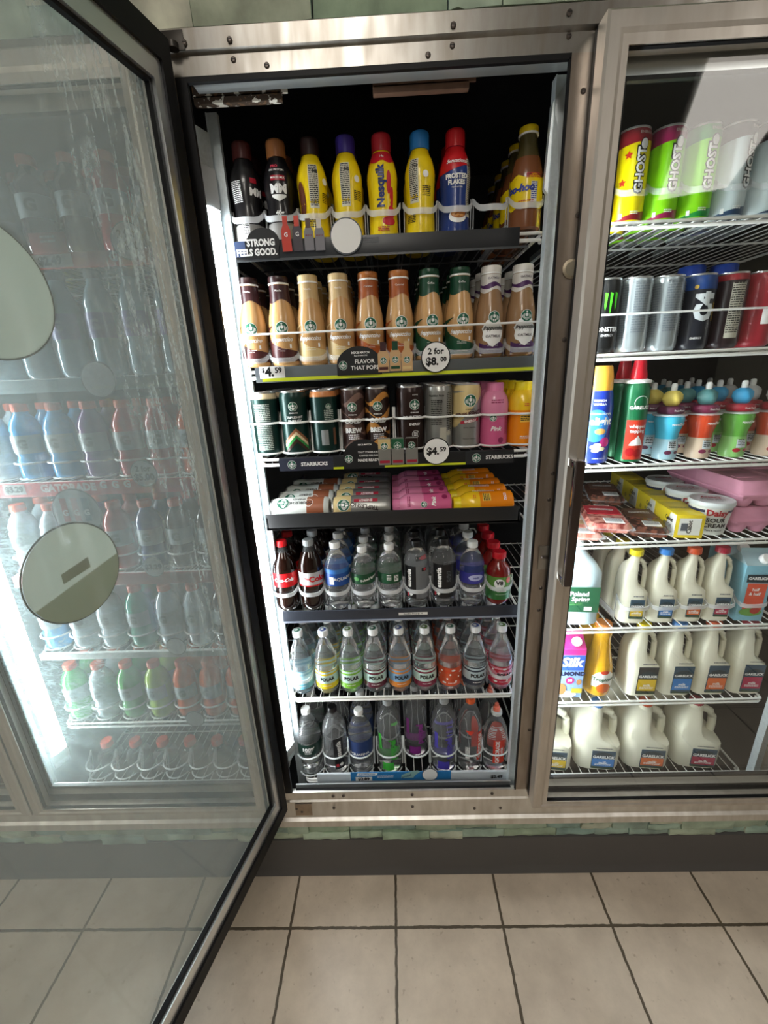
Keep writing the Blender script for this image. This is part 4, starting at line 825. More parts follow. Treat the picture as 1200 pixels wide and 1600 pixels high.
def a_v8(mb, rf, r, h):
    mb.sleeve(rf, .018, .085, C('v8_green', '#5d8f3c'), .0006); mb.sleeve(rf, .018, .045, C('v8_green2', '#2f6b34'), .0008); mb.wrap(ell(.014, .014), rf, -.1, .066, WHITE, .0014); mb.wrap(T('V8', .016, .04), rf, -.1, .068, BLACK, .0018); mb.wrap(T('Original', .008, .03), rf, .1, .044, WHITE, .0014); mb.wrap(ell(.009), rf, .7, .075, C('tomato', '#c23a22'), .0014); mb.wrap(T('100% VEGETABLE JUICE', .0032), rf, .1, .034, WHITE, .0014)
r5 = [(petb('cola_bottle', .0335, .2, CRED, liquid=COLA, ribs=False, waist=.1, fill=.8, art=a_coke, shoulder=.6), .041, 'cola bottle with red label and red cap'),
      (petb('cola_bottle', .0335, .2, CG, liquid=COLA, ribs=False, waist=.1, fill=.78, art=a_diet, shoulder=.6), .113, 'diet cola bottle with silver label and grey cap'),
      (petb('water_bottle', .0335, .19, CW, art=a_aqf, fill=.8), .184, 'clear water bottle with blue label and white cap'),
      (petb('water_bottle', .033, .176, CW, art=a_pol(True), shoulder=.66, cr=.0135), .256, 'small ribbed water bottle with green label slanted lettering'),
      (petb('water_bottle', .033, .18, CW, art=a_pol(False), shoulder=.66, cr=.0135), .329, 'small ribbed water bottle with green label turned to its barcode'),
      (petb('water_bottle', .034, .187, CK, art=a_ess(True), ribs=False, shoulder=.7), .402, 'water bottle with black cap and grey panel label'),
      (petb('water_bottle', .034, .19, CK, art=a_ess(False), ribs=False, shoulder=.7), .475, 'water bottle with black cap and full black label'),
      (petb('water_bottle', .0325, .18, CW, art=a_oval, shoulder=.66), .552, 'ribbed water bottle with violet oval label'),
      (petb('vegetable_juice_bottle', .0325, .148, C('v8_cap', '#c41625'), cr=.019, ch=.017, liquid=C('tomato_juice', '#7a1a14', .2, coat=.4), empty=C('tomato_juice', ''), ribs=False, art=a_v8, shoulder=.62, neckr=.017), .624, 'red vegetable juice bottle with green label and red cap')]
for b_, x, l in r5: lane(b_, x, .098, Z5, 4, .069, l, 'its lane', 'bottle', 'bottles on the cola and water shelf', .1)
g5 = glide_proto(.0345, .052)
for i, (b_, x, l) in enumerate(r5): place(g5, (x, .098, Z5 + .001), 0, f'white plastic front stop on the cola and water shelf, {(NM[:5] + NM[6:])[i]}', 'bottle holder', 'lane holders on the cola and water shelf')
# sparkling row
SPK = C('polar_pale', '#b4cfcb', .4)
def a_polar(c1, c2, mid, txt='POLAR', tcol=BLACK, pat=False):
    def f(mb, rf, r, h):
        mb.sleeve(rf, .022, .040, c2, .0006); mb.sleeve(rf, .040, .068, mid, .0006); mb.sleeve(rf, .068, .074, c1, .0006); mb.sleeve(rf, .074, .080, mid, .0006) ; mb.sleeve(rf, .080, .0835, c1, .0006)
        if pat:
            for k in range(26): mb.wrap(ell(.004 + .002 * sin(k), .003, 8), rf, -1.6 + .125 * k, .028 + (k * 7 % 11) * .0048, c1 if k % 2 else PAPER, .001)
        if txt: mb.wrap(T(txt, .0165, .05, 0, 0, .82), rf, .15, .055, tcol, .0014)
        mb.wrap(textlines(.025, 1, .004, 71), rf, .1, .03, WHITE, .0014)
    return f
cols = [('#8fc4d6', '#6fb4cc', '#b8dfe8', '', 'pale blue'), ('#e0c21c', '#e3c818', '#c3e2da', 'POLAR', 'yellow'), ('#7fc23a', '#7cbf3a', '#c3e2da', 'POLAR', 'lime green'), ('#6a2a3e', '#5d2436', '#c3e2da', 'POLAR', 'dark burgundy'), ('#d98a3c', '#d58434', '#7fa6c8', 'POLAR', 'orange and blue'), ('#7d2440', '#7a2340', '#c3e2da', 'POLAR', 'maroon'), ('#c9441f', '#c8502a', '#c2502c', '', 'patterned orange red'), ('#2a3344', '#2a3040', '#b9cdd4', 'POLAR', 'navy and grey'), ('#b5263a', '#b52a44', '#d2889a', 'POLAR', 'red and pink')]
px6 = [.055, .129, .201, .273, .347, .421, .495, .567, .642]
for i, (a_, b_, c_, tx, nm) in enumerate(cols):
    bt = petb('sparkling_water_bottle', .034, .203, CW, fill=.7, ribs=False, waist=0, shoulder=.42, art=a_polar(C('pol1_%d' % i, a_), C('pol2_%d' % i, b_), C('pol3_%d' % i, c_), tx, BLACK, nm.startswith('pat') or nm.startswith('red and')), cr=.0145, ch=.018)
    ti = MB(); ti.lathe([(.009, 0), (.009, .0006)], C('cap_mark%d' % (i % 3), ['#3a6f5a', '#3b4f94', '#5a7a3a'][i % 3]), 16, 0, 0, .203); ti.lathe([(.0045, 0), (.0045, .0004)], WHITE, 12, -.002, 0, .2035); ti.build('cap_print', [c for c in bt.children if c.name.startswith('cap')][0])
    lane(bt, px6[i], .098, Z6 + .001, 4, .07, f'clear sparkling water bottle with {nm} label', 'its lane', 'bottle', 'sparkling water bottles', .06)
# bottom row
def a_100(mb, rf, r, h): mb.sleeve(rf, .085, .128, C('poland_dark', '#14332a'), .0006); mb.wrap(T('100%', .018, .05), rf, .15, .11, WHITE, .0014); mb.wrap(textlines(.02, 2, .006, 72), rf, .1, .094, WHITE, .0014)
def a_ess2(mb, rf, r, h): mb.sleeve(rf, .03, .15, C('ess_black', ''), .0006, .05, .85); mb.wrap(T('essentia', .021, .03, 0, 90), rf, .45, .105, WHITE, .0014); mb.wrap(T('+', .02, .1), rf, .6, .045, WHITE, .0014); mb.wrap(rect(.008, .012), rf, .25, .045, MATS['ess_red'], .0014)
def a_aqf2(mb, rf, r, h): mb.sleeve(rf, .07, .135, C('aqua_deep', '#20386e'), .0006); mb.wrap(T('AQUAFINA', .013, .02), rf, -.1, .088, WHITE, .0014)
def a_prop(col, flip=1):
    def f(mb, rf, r, h): mb.wrap(T('propel', .03, .04, .15, 90), rf, .35 * flip, .1, C('prop' + col[1:], col), .0014); mb.wrap(rect(.012, .06), rf, -.75, .13, C('prp' + col[1:], col), .0012); mb.sleeve(rf, .02, .05, C('prq' + col[1:], col), .0004, -.6, .4)
    return f
def a_gat(mb, rf, r, h): mb.sleeve(rf, .05, .16, C('gat_red', '#d23a22'), .0006, .5, 1.15); mb.wrap(T('GATORADE', .018, .04, 0, 90), rf, .8, .105, WHITE, .0014); mb.wrap(rect(.013, .045), rf, -.3, .085, WHITE, .0012); mb.wrap(textlines(.011, 9, .0045, 73), rf, -.3, .085, BLACK, .0016); mb.wrap(poly([(-.016, .006), (.012, .004), (0, -.012)]), rf, -.1, .165, MATS['gat_red'], .0012)
C('gat_red', '#d23a22')
def a_gat2(mb, rf, r, h): mb.sleeve(rf, .04, .13, MATS['gat_red'], .0006, -.35, .65); mb.wrap(T('GATORADE', .016, .04, 0, 90), rf, .02, .085, WHITE, .0014); mb.wrap(T('WATER', .01, .03, 0, 90), rf, .4, .085, WHITE, .0014)
ORC = C('gat_orange_cap', '#e2602a')
r7 = [(petb('water_bottle', .0385, .238, CW, art=a_100, shoulder=.62, ribs=.02), .05, 'ribbed water bottle with dark label reading 100% and white cap', 2), (petb('water_bottle', .038, .243, CK, art=a_ess2, ribs=False, shoulder=.66), .133, 'tall water bottle with black cap and black vertical label', 2),
      (petb('water_bottle', .038, .23, CW, art=a_aqf2, shoulder=.62, ribs=.02), .214, 'tall water bottle with deep blue label and white cap', 2), (petb('water_bottle', .037, .266, CG, art=a_prop('#3fae3a'), ribs=False, shoulder=.72), .305, 'tall flavoured water bottle with green patch and grey cap', 2),
      (petb('water_bottle', .037, .266, CG, art=a_prop('#8a2f8a'), ribs=False, shoulder=.72), .392, 'tall flavoured water bottle with magenta patch', 2), (petb('water_bottle', .037, .266, CG, art=a_prop('#4a3fa8'), ribs=False, shoulder=.72), .478, 'tall flavoured water bottle with violet lettering and grey cap', 2),
      (petb('water_bottle', .037, .265, ORC, art=a_gat, ribs=False, shoulder=.68), .559, 'tall clear bottle with orange red side label and orange cap', 2)]
sport = petb('water_bottle', .036, .215, C('clear_collar', '#cfd6d6'), art=a_gat2, ribs=False, shoulder=.62, cr=.017, ch=.012)
mb = MB(); mb.lathe([(.011, 0), (.010, .012), (.006, .014), (.006, .024), (.0001, .025)], C('salmon_spout', '#e0735c'), 18, 0, 0, .215); mb.build('spout', sport)
r7.append((sport, .64, 'clear bottle with orange red vertical label and salmon spout', 2))
for b_, x, l, n in r7: lane(b_, x, .100 if 'magenta' not in l else .158, Z7 + .001, n, .08, l, 'its lane', 'bottle', 'bottles on the lowest shelf', .1)
g7 = glide_proto(.0375, .078, mat=M('clear_hoop', (.62, .66, .66), .25), style='hoop')
for i, (b_, x, l, n) in enumerate(r7): place(g7, (x, .1, Z7), 0, f'translucent round bottle hoop on the lowest shelf, {(NM[:4] + NM[6:])[i]}', 'bottle holder', 'bottle hoops on the lowest shelf')
for i, x in enumerate((px6[0], px6[-1])): place(g5, (x, .097, Z6 + .001), 0, 'white plastic front stop on the sparkling water shelf, ' + ('left end' if i == 0 else 'right end'), 'bottle holder', 'end stops on the sparkling water shelf')

# ------------------------------------------------------------------ price rails and signs (open bay)
RAILY = .05
def rail(x0, x1, z0, z1, mat, label, extra=None, y=RAILY):
    mb = MB(); mb.box(x0, x1, y, y + .005, z0, z1, mat, .001)
    if extra: extra(mb, y)
    return tag(mb.build('price_rail'), label, 'price rail')
DK = C('dark_rail', '#2b2d30', .35); YG = C('yellow_green', '#c9d52a', .4); SG = C('sign_black', '#1b1c1e', .4)
def e1(mb, y): mb.box(.036, .64, y - .002, y, 1.764, 1.768, C('rail_lip', '#4a4d50', .3)); mb.flat(textlines(.05, 3, .0035, 81), .31, y - .001, 1.790, GREY)
rail(.036, .622, 1.766, 1.802, DK, 'dark price rail below the milk bottles on the top shelf', e1)
def e2(mb, y): mb.box(.06, .672, y - .0015, y, 1.525, 1.532, YG); mb.flat(rect(.012, .02, False), .052, y - .001, 1.545, GREY)
rail(.045, .672, 1.523, 1.556, C('grey_rail', '#54585a', .35), 'grey price rail with yellow green stripe below the glass coffee bottles', e2)
def e3(mb, y):
    mb.box(.075, .634, y - .0015, y, 1.318, 1.323, YG)
    for x0, x1, xl in ((.075, .205, .1), (.521, .634, .54)):
        mb.box(x0, x1, y - .0022, y, 1.318, 1.348, C('sb_sign', '#2a2d3c' if x0 < .2 else '#26282b', .4)) if x0 < .2 else mb.box(x0, x1, y - .0022, y, 1.318, 1.348, C('sb_sign2', '#26282b', .4))
        emblem(mb, put_flat(mb, xl + .006, y - .003, 1.333), .0105); mb.flat(T('STARBUCKS', .0118, .04, 0, 0, 1, False), xl + .06, y - .003, 1.333, WHITE)
rail(.075, .634, 1.318, 1.350, SG, 'black price rail with white coffee shop lettering below the standing cans', e3)
def e5(mb, y): mb.flat(rect(.078, .008, False), .388, y - .0008, .9145, PAPER); mb.flat(T('Aquafina Price $1.99', .0062, .01, 0, 0, 1, False), .388, y - .0014, .9145, BLACK); mb.box(.034, .668, y - .003, y, .896, .900, C('steel_lip', '#8a90a0', .3))
rail(.034, .668, .896, .93, C('blue_grey_rail', '#40444e', .3, metal=.4), 'blue grey metal price rail below the cola and water bottles', e5)
def e7(mb, y):
    mb.box(.075, .667, y - .001, y, .318, .345, C('pale_tag', '#cdd6dc', .4)); mb.box(.181, .495, y - .002, y, .318, .352, C('tag_blue', '#2b7ab8', .4))
    mb.flat(poly([(-.033, -.005), (.03, -.005), (.035, .005), (-.028, .005)], False), .232, y - .003, .3455, WHITE); mb.flat(T('ELECTROLYTES', .0075, .03, .2, 0, 1, False), .232, y - .0035, .3455, C('tag_blue', ''))
    mb.flat(rect(.052, .016, False), .222, y - .0028, .327, WHITE); mb.flat(T('$2.89', .016, .05, 0, 0, 1, False), .222, y - .0035, .327, BLACK); mb.flat(T('$2.49', .016, .05, 0, 0, 1, False), .636, y - .0035, .327, BLACK); mb.flat(textlines(.05, 2, .005, 82), .29, y - .003, .332, WHITE)
    mb.flat(poly([(-.026, -.014), (.012, -.012), (.02, 0), (.034, .012), (.026, .018), (.006, .014), (-.024, .0)], False), .365, y - .003, .341, C('tag_bottle', '#8fb8b4')); mb.flat(T('propel', .012, .02, 0, 20, 1, False), .356, y - .004, .337, C('tag_navy', '#1c3a6a'))
rail(.075, .667, .306, .347, C('tag_rail', '#c6ccd2', .35), 'white and blue price strip with a bottle picture along the lowest shelf', e7)
def circ(x, z, r, lines, label, rim=True, y=RAILY - .006):
    mb = MB(); g = ell(r, None, 40, False); vs = [(x + a, y, z + b_) for a, b_ in g[0]] + [(x + a, y + .0012, z + b_) for a, b_ in g[0]]; n = 40
    mb.add(vs, [tuple(range(n))[::-1], tuple(range(n, 2 * n))] + [(k, n + k, n + (k + 1) % n, (k + 1) % n) for k in range(n)], BLACK if rim else GREY, False)
    mb.flat(ell(r * .93, None, 40, False), x, y - .0006, z, PAPER)
    for tx, sz, dx, dz, bo in lines: mb.flat(T(tx, sz, bo, 0, 0, 1, False), x + dx, y - .0012, z + dz, BLACK)
    return tag(mb.build('round_sign'), label, 'sign')
circ(.269, 1.800, .033, [], 'blank white round sign on the top shelf rail', False)
circ(.450, 1.561, .0325, [('2 for', .0175, 0, .012, .03), ('$8.', .022, -.008, -.009, .045), ('00', .0135, .017, -.005, .04)], 'round white sign reading 2 for $8.00')
circ(.451, 1.353, .032, [('$4.', .023, -.0085, 0, .045), ('59', .0145, .0155, .004, .04)], 'round white sign reading $4.59 on the can shelf')
circ(.429, .344, .0245, [], 'blank white round sign on the lowest shelf strip', False)
mb = MB(); mb.box(.056, .113, RAILY - .0035, RAILY - .002, 1.532, 1.557, PAPER, .0005); mb.flat(T('$', .013, .03, 0, 0, 1, False), .065, RAILY - .0042, 1.549, BLACK); mb.flat(T('4.', .027, .04, 0, 0, 1, False), .079, RAILY - .0042, 1.5445, BLACK); mb.flat(T('59', .016, .04, 0, 0, 1, False), .099, RAILY - .0042, 1.548, BLACK); tag(mb.build('price_tag'), 'white rectangular price tag reading $4.59 at the left of the coffee bottle rail', 'price tag')
def hump(x, z, wd, h, txt, label, x0=None, logo=True):
    mb = MB(); y = RAILY - .005; pts = [(-wd / 2, -h / 2)] + [(-wd / 2 + wd * .5 * (1 - cos(t)), -h / 2 + h * (.35 + .65 * sin(t))) for t in [pi * k / 14 for k in range(15)]] + [(wd / 2, -h / 2)]
    n = len(pts); vs = [(x + a, y, z + b_) for a, b_ in pts] + [(x + a, y + .0012, z + b_) for a, b_ in pts]
    mb.add(vs, [tuple(range(n)), tuple(range(n, 2 * n))[::-1]] + [(k, (k + 1) % n, n + (k + 1) % n, n + k) for k in range(n)], SG, False)
    for tx, sz, dx, dz, bo in txt: mb.flat(T(tx, sz, bo, 0, 0, 1, False), x + dx, y - .0006, z + dz, WHITE)
    if logo: emblem(mb, put_flat(mb, x - wd * .36, y - .001, z - h * .15), .0095)
    return tag(mb.build('shelf_sign'), label, 'sign')
hump(.281, 1.561, .1, .06, [('MIX & MATCH', .0062, 0.004, .0165, .04), ('ALL STARBUCKS', .004, .004, .0105, .02), ('FLAVOR', .012, .012, -.002, .02), ('THAT POPS', .012, .012, -.0155, .02)], 'black arched sign reading flavor that pops')
hump(.279, 1.353, .098, .07, [('MIX & MATCH', .005, .004, .022, .03), ('THAT STARBUCKS', .006, .012, .004, .01), ('COFFEE FEELING', .006, .012, -.004, .01), ('MADE READY', .0085, .012, -.015, .04)], 'black arched sign reading made ready')
mb = MB(); y = RAILY - .005; mb.box(.04, .128, y, y + .0012, 1.768, 1.8, SG); g = ell(.034, .026, 24, False); mb.flat(g, .098, y + .0006, 1.797, SG); mb.box(.038, .06, y - .0003, y + .001, 1.772, 1.8, C('strong_blue', '#4d5e86'))
mb.flat(T('STRONG', .017, .05, 0, 0, .85, False), .093, y - .0006, 1.796, WHITE); mb.flat(T('FEELS GOOD.', .017, .05, 0, 0, .82, False), .083, y - .0006, 1.779, WHITE); tag(mb.build('shelf_sign'), 'black sign reading strong feels good on the top shelf rail', 'sign')
def mini(x, z, wd, h, cols_, label, kind='bottle', txt=None):
    mb = MB(); y = RAILY - .0068; c1, c2, c3 = cols_
    if kind == 'bottle': pts = [(-wd / 2, -h / 2), (wd / 2, -h / 2), (wd / 2, h * .1), (wd * .26, h * .26), (wd * .26, h / 2), (-wd * .26, h / 2), (-wd * .26, h * .26), (-wd / 2, h * .1)]
    else: pts = [(-wd * .44, -h / 2), (wd * .44, -h / 2), (wd / 2, -h * .46), (wd / 2, h * .45), (wd * .44, h / 2), (-wd * .44, h / 2), (-wd / 2, h * .45), (-wd / 2, -h * .46)]
    n = len(pts); mb.add([(x + a, y, z + b_) for a, b_ in pts] + [(x + a, y + .001, z + b_) for a, b_ in pts], [tuple(range(n)), tuple(range(n, 2 * n))[::-1]] + [(k, (k + 1) % n, n + (k + 1) % n, n + k) for k in range(n)], c1, False)
    if kind == 'bottle': mb.flat(rect(wd * .52, h * .3, False), x, y - .0004, z + h * .35, c2)
    else: mb.flat(rect(wd * .98, h * .35, False), x, y - .0004, z + h * .28, c2)
    if txt: mb.flat(T(txt, wd * (.55 if len(txt) < 3 else .19), .03, 0, 0, 1, False), x, y - .001, z - h * .03, c3)
    else: emblem(mb, put_flat(mb, x, y - .001, z - h * (.12 if kind == 'bottle' else -.2)), wd * .3); mb.flat(rect(wd * .8, h * .1, False), x, y - .0008, z - h * .38, c3)
    return tag(mb.build('picture_card'), label, 'sign')
TAN = C('pic_tan', '#c9a478')
mini(.335, 1.566, .0245, .062, (TAN, C('mocha_brown', ''), C('mocha_acc', '')), 'cut out picture of a coffee bottle with maroon neck'); mini(.361, 1.567, .0245, .062, (TAN, C('plain_green', ''), C('plain_acc', '')), 'cut out picture of a coffee bottle with green neck'); mini(.387, 1.566, .0245, .062, (TAN, C('vanilla_cream', ''), C('vanilla_acc', '')), 'cut out picture of a coffee bottle with beige neck')
for x, cc, nm in ((.329, BEI, 'beige'), (.360, C('pic_green', '#1f5a3c'), 'green'), (.393, DBR, 'brown')): mini(x, 1.357, .029, .064, (SILV, cc, MATS['ts_red']), f'cut out picture of a silver coffee can with {nm} top', 'can')
RG = C('pic_red', '#c23a2a'); PG = C('pic_grey', '#77757c')
mini(.147, 1.809, .019, .062, (RG, RG, WHITE), 'cut out picture of a red bottle with letter G, left one', txt='G'); mini(.170, 1.809, .019, .062, (C('pic_dark', '#403a42'), RG, WHITE), 'cut out picture of a dark bottle with red top and letter G, right one', txt='G')
mini(.193, 1.806, .019, .056, (PG, C('pic_brown', '#4a3029'), C('pic_maroon', '#7a1f33')), 'cut out picture of a grey protein bottle with brown top', txt='MUSCLE'); mini(.215, 1.805, .019, .056, (PG, C('pic_cream', '#cfc8bb'), C('pic_maroon', '')), 'cut out picture of a grey protein bottle with cream top', txt='MUSCLE')

# ================================================================== RIGHT BAY
def ghost(bodym, topm, botm, ang, extra=None):
    def art(mb, rf):
        mb.sleeve(rf, lambda a: .134 + .004 * a, .158, topm, .0004, -2.8, 2.8); mb.sleeve(rf, .004, lambda a: .013 + .007 * a, botm, .0004, -1.8, 2.2)
        mb.wrap(T('GHOST', .0235, .09, 0, 90, 1), rf, ang - .05, .088, BLACK, .0010); mb.wrap(T('GHOST', .0225, .035, 0, 90, 1), rf, ang - .05, .088, WHITE, .0016)
        mb.wrap(ell(.0085, .0105, 16), rf, ang + .02, .131, BLACK, .0010); mb.wrap(ell(.0068, .0088, 16), rf, ang + .02, .131, WHITE, .0016); mb.wrap(T('ENERGY', .007, .02), rf, ang + .1, .150, C('gh_cream', '#c9b9b0'), .001); mb.wrap(rect(.006, .009), rf, -.45, .012, WHITE, .001); mb.wrap(textlines(.016, 2, .0035, 90), rf, .3, .014, WHITE, .001)
        if extra: extra(mb, rf, ang)
    return can(.0325, .162, bodym, art, rimm=topm, name='energy_drink_can')
def ex_y(mb, rf, ang):
    for a, z in ((-.35, .115), (-.55, .07)): mb.wrap(star(.008), rf, a, z, C('gummy_red', '#cc3322'), .001)
GY = ghost(C('gh_yellow', '#f0e000', .3), C('gh_red', '#8e1f2a', .3), MATS['gh_red'] if 'gh_red' in MATS else C('gh_red', '#8e1f2a', .3), .45, ex_y)
GG = ghost(C('gh_lime', '#84d40e', .3), C('gh_pink', '#93204e', .3), MATS['gh_pink'], .45); GGG = ghost(C('gh_lime', ''), C('gh_green', '#1f8a3c', .3), MATS['gh_green'], .45); GW = ghost(C('gh_white', '#c4d2d4', .3), C('gh_dark', '#3a2a32', .3), C('gh_navy', '#2e4560', .3), .75)
rz_r = -.45
for c_, x, l in ((GY, .853, 'yellow energy can with red bands'), (GG, .921, 'lime green energy can with magenta bands'), (GGG, .989, 'lime green energy can with dark green bands'), (GW, 1.057, 'frosty white energy can with dark top'), ): lane(c_, x, .1, 1.805, 3, .068, l, 'its lane', 'can', 'tall energy cans behind the right door', .03, -.25)
place(GW, (1.125, .1, 1.805), .6, 'frosty white energy can at the far right edge of the photo, top shelf', 'can', 'tall energy cans behind the right door'); place(GY, (.785, .1, 1.805), -.4, 'yellow energy can mostly hidden by the right door frame', 'can', 'tall energy cans behind the right door')
def mon(bodym, kind):
    def art(mb, rf):
        if kind == 'm':
            for dx in (-.010, 0, .010): mb.wrap(poly([(-.0025 + dx, .022), (.0035 + dx, .02), (.002 + dx, -.005), (.0 + dx, -.024 + abs(dx)), (-.002 + dx, -.004)]), rf, .1, .1, C('claw_green', '#4fd12a'), .001)
            mb.wrap(T('MONSTER', .0125, .03), rf, -.05, .048, WHITE, .001); mb.wrap(T('ENERGY', .007), rf, .1, .036, WHITE, .001)
        elif kind == 's': mb.wrap(textlines(.03, 20, .005, 92), rf, .1, .085, C('soft_grey', '#5a6066'), .001); mb.wrap(T('MONSTER', .007, .02), rf, .1, .14, MATS['soft_grey'], .001); mb.wrap(textlines(.03, 22, .005, 94), rf, -1.2, .08, MATS['soft_grey'], .001); mb.wrap(textlines(.03, 22, .005, 95), rf, 1.3, .08, MATS['soft_grey'], .001)
        elif kind == 'c': mb.sleeve(rf, .12, .147, C('c4_blue', '#1f3f7a'), .0004); mb.wrap(T('C4', .046, .07, 0, 90, 1), rf, .15, .085, C('c4_silver', '#c9cfd2'), .0012); mb.wrap(T('ULTIMATE', .008, .03, 0, 90), rf, .8, .075, C('c4_gold', '#c8a64a'), .0012); mb.wrap(ell(.004), rf, -.5, .125, MATS['c4_gold'], .0012); mb.wrap(T('ENERGY', .006), rf, -.1, .022, WHITE, .001)
        elif kind == 'n': mb.sleeve(rf, .135, .147, C('n_red', '#8a1c26'), .0004); mb.wrap(rect(.026, .11), rf, .05, .075, C('pale_panel', '#b9b5a6'), .0010); mb.wrap(textlines(.024, 22, .0046, 93), rf, .05, .077, BLACK, .0014)
        else: mb.wrap(rect(.026, .03), rf, .2, .06, WHITE, .001); mb.wrap(textlines(.024, 8, .004, 96), rf, .2, .12, WHITE, .001)
    return can(.033, .151, bodym, art, name='energy_drink_can')
m1 = mon(C('mon_black', '#131415', .3), 'm'); m2 = mon(C('mon_silver', '#a9b2b5', .25, metal=.5), 's'); m3 = mon(C('c4_dark', '#22242c', .3), 'c'); m4 = mon(C('n_dark', '#26181c', .3), 'n'); m5 = mon(C('r_red', '#9c2331', .3), 'r')
for c_, x, l in ((m1, .831, 'black energy can with green claw mark'), (m2, .897, 'silver energy can with grey print, left one of two lanes'), (m2, .965, 'silver energy can with grey print, right one of two lanes'), (m3, 1.033, 'dark energy can with big silver C4 letters'), (m4, 1.101, 'dark red topped can turned to its nutrition facts'), (m5, 1.17, 'dark red energy can at the right edge of the photo')): lane(c_, x, .1, 1.555, 2, .069, l, 'its lane', 'can', 'energy cans on the second shelf behind the right door', .05, -.15)
# blue capped bottles behind
bb = petb('water_bottle', .034, .2, C('royal_cap', '#2a4fb4'), cr=.03, ch=.025, art=None, ribs=True, neckr=.028, liquid=C('blue_body', '#3a5ca8'), empty=C('blue_body', ''))
for i, x in enumerate((1.12, 1.2)): place(bb, (x, .27, 1.555), 0, 'wide blue capped bottle standing behind the energy cans, ' + ('left one' if i == 0 else 'right one'), 'bottle', 'blue capped bottles at the back')
# glides for right bay upper
gr = glide_proto(.0335, .05, mat=CLEARP)
for i, x in enumerate((.785, .853, .921, .989, 1.057, 1.125)): place(gr, (x, .1, 1.805), 0, f'translucent lane holder around the neon energy cans, {["leftmost", "second from left", "third from left", "third from right", "second from right", "rightmost"][i]}', 'bottle holder', 'lane holders around the neon energy cans')
mb = MB(); mb.tube([(.76, .06, 1.632), (1.38, .06, 1.632)], .0022, MATS['white_hoop']); tag(mb.build('wire_guard'), 'thin white wire guard across the black and silver energy cans', 'guard')
# creamer
t = thing('creamer_bottle'); pts = [(.0001, 0), (.033, 0), (.036, .004), (.0365, .05), (.0345, .075), (.036, .1), (.0365, .13), (.033, .16), (.030, .172)]; mb = MB(); CB = C('creamer_blue', '#1c37a0', .3, coat=.3); mb.lathe(pts, CB, 28); mb.build('bottle_body', t); rf = rfun(pts)
mb = MB(); mb.wrap(ell(.03, .038), rf, -.1, .09, C('cr_lightblue', '#3b8be0'), .001); mb.wrap(T('INTERNATIONAL', .0065, .02), rf, .1, .118, WHITE, .0018); mb.wrap(T('Delight', .023, .04), rf, -.05, .1, WHITE, .0018); mb.wrap(T('FRENCH', .007, .03), rf, .0, .148, WHITE, .0014); mb.wrap(T('VANILLA', .007, .03), rf, .0, .14, WHITE, .0014)
mb.wrap(ell(.012, .007), rf, .2, .077, C('cr_cup', '#e8b060'), .0018); mb.wrap(ell(.012, .011), rf, .55, .052, C('cr_pink', '#d23a8a'), .0018)
for dx, dz in ((-.1, .04), (.1, .045), (.0, .032), (.35, .036)): mb.wrap(ell(.009, .005, 12), rf, dx, dz, C('cr_flower', '#efe7c0'), .0018)
mb.wrap(T('COFFEE CREAMER', .004), rf, .3, .012, WHITE, .0014); mb.build('label', t); mb = MB(); mb.lathe([(.0305, .17), (.0305, .176), (.029, .2), (.0255, .222), (.023, .225)], C('cr_cap', '#f0b040', .35), 28); mb.build('cap', t)
place(t, (.843, .106, 1.303), -.25, 'blue creamer bottle with orange cap on the third shelf behind the right door', 'bottle')
t = thing('whipped_topping_can'); pts = [(.0001, 0), (.028, 0), (.029, .004), (.029, .16), (.027, .175), (.022, .186), (.020, .19)]; mb = MB(); WG = C('whip_green', '#1c6a42', .3, metal=.2); mb.lathe(pts, WG, 28); mb.build('can_body', t); rf = rfun(pts)
mb = MB(); mb.sleeve(rf, .006, .1, C('whip_red', '#c23a26'), .0005, -.7, 1.1); mb.wrap(T('GARELICK', .0105, .04), rf, .2, .128, WHITE, .0012); mb.wrap(ring(.014, .015), rf, .2, .14, WHITE, .001); mb.wrap(T('whipped', .011, .02), rf, .2, .085, WHITE, .0012); mb.wrap(T('topping', .011, .02), rf, .2, .074, WHITE, .0012)
mb.wrap(poly([(-.016, -.01), (.016, -.01), (.009, .004), (.002, .014), (-.004, .006), (-.011, .0)]), rf, .2, .05, WHITE, .0012); mb.wrap(ell(.01), rf, .4, .022, C('straw_red', '#a3161c'), .0012); mb.wrap(ell(.01), rf, -.2, .024, MATS['straw_red'], .0012); mb.build('label', t)
mb = MB(); mb.lathe([(.0285, .183), (.0285, .189), (.024, .19), (.02, .192)], WHITE, 28); mb.build('collar', t); mb = MB(); mb.lathe([(.018, .19), (.0185, .2), (.015, .215), (.0145, .222), (.0125, .234), (.008, .238)], C('whip_cap', '#c01a2a', .3), 20); mb.build('cap', t)
place(t, (.931, .103, 1.303), -.2, 'green and red whipped topping can with red nozzle cap', 'can'); place(t, (.931, .168, 1.303), .3, 'green and red whipped topping can, second behind the front one', 'can')
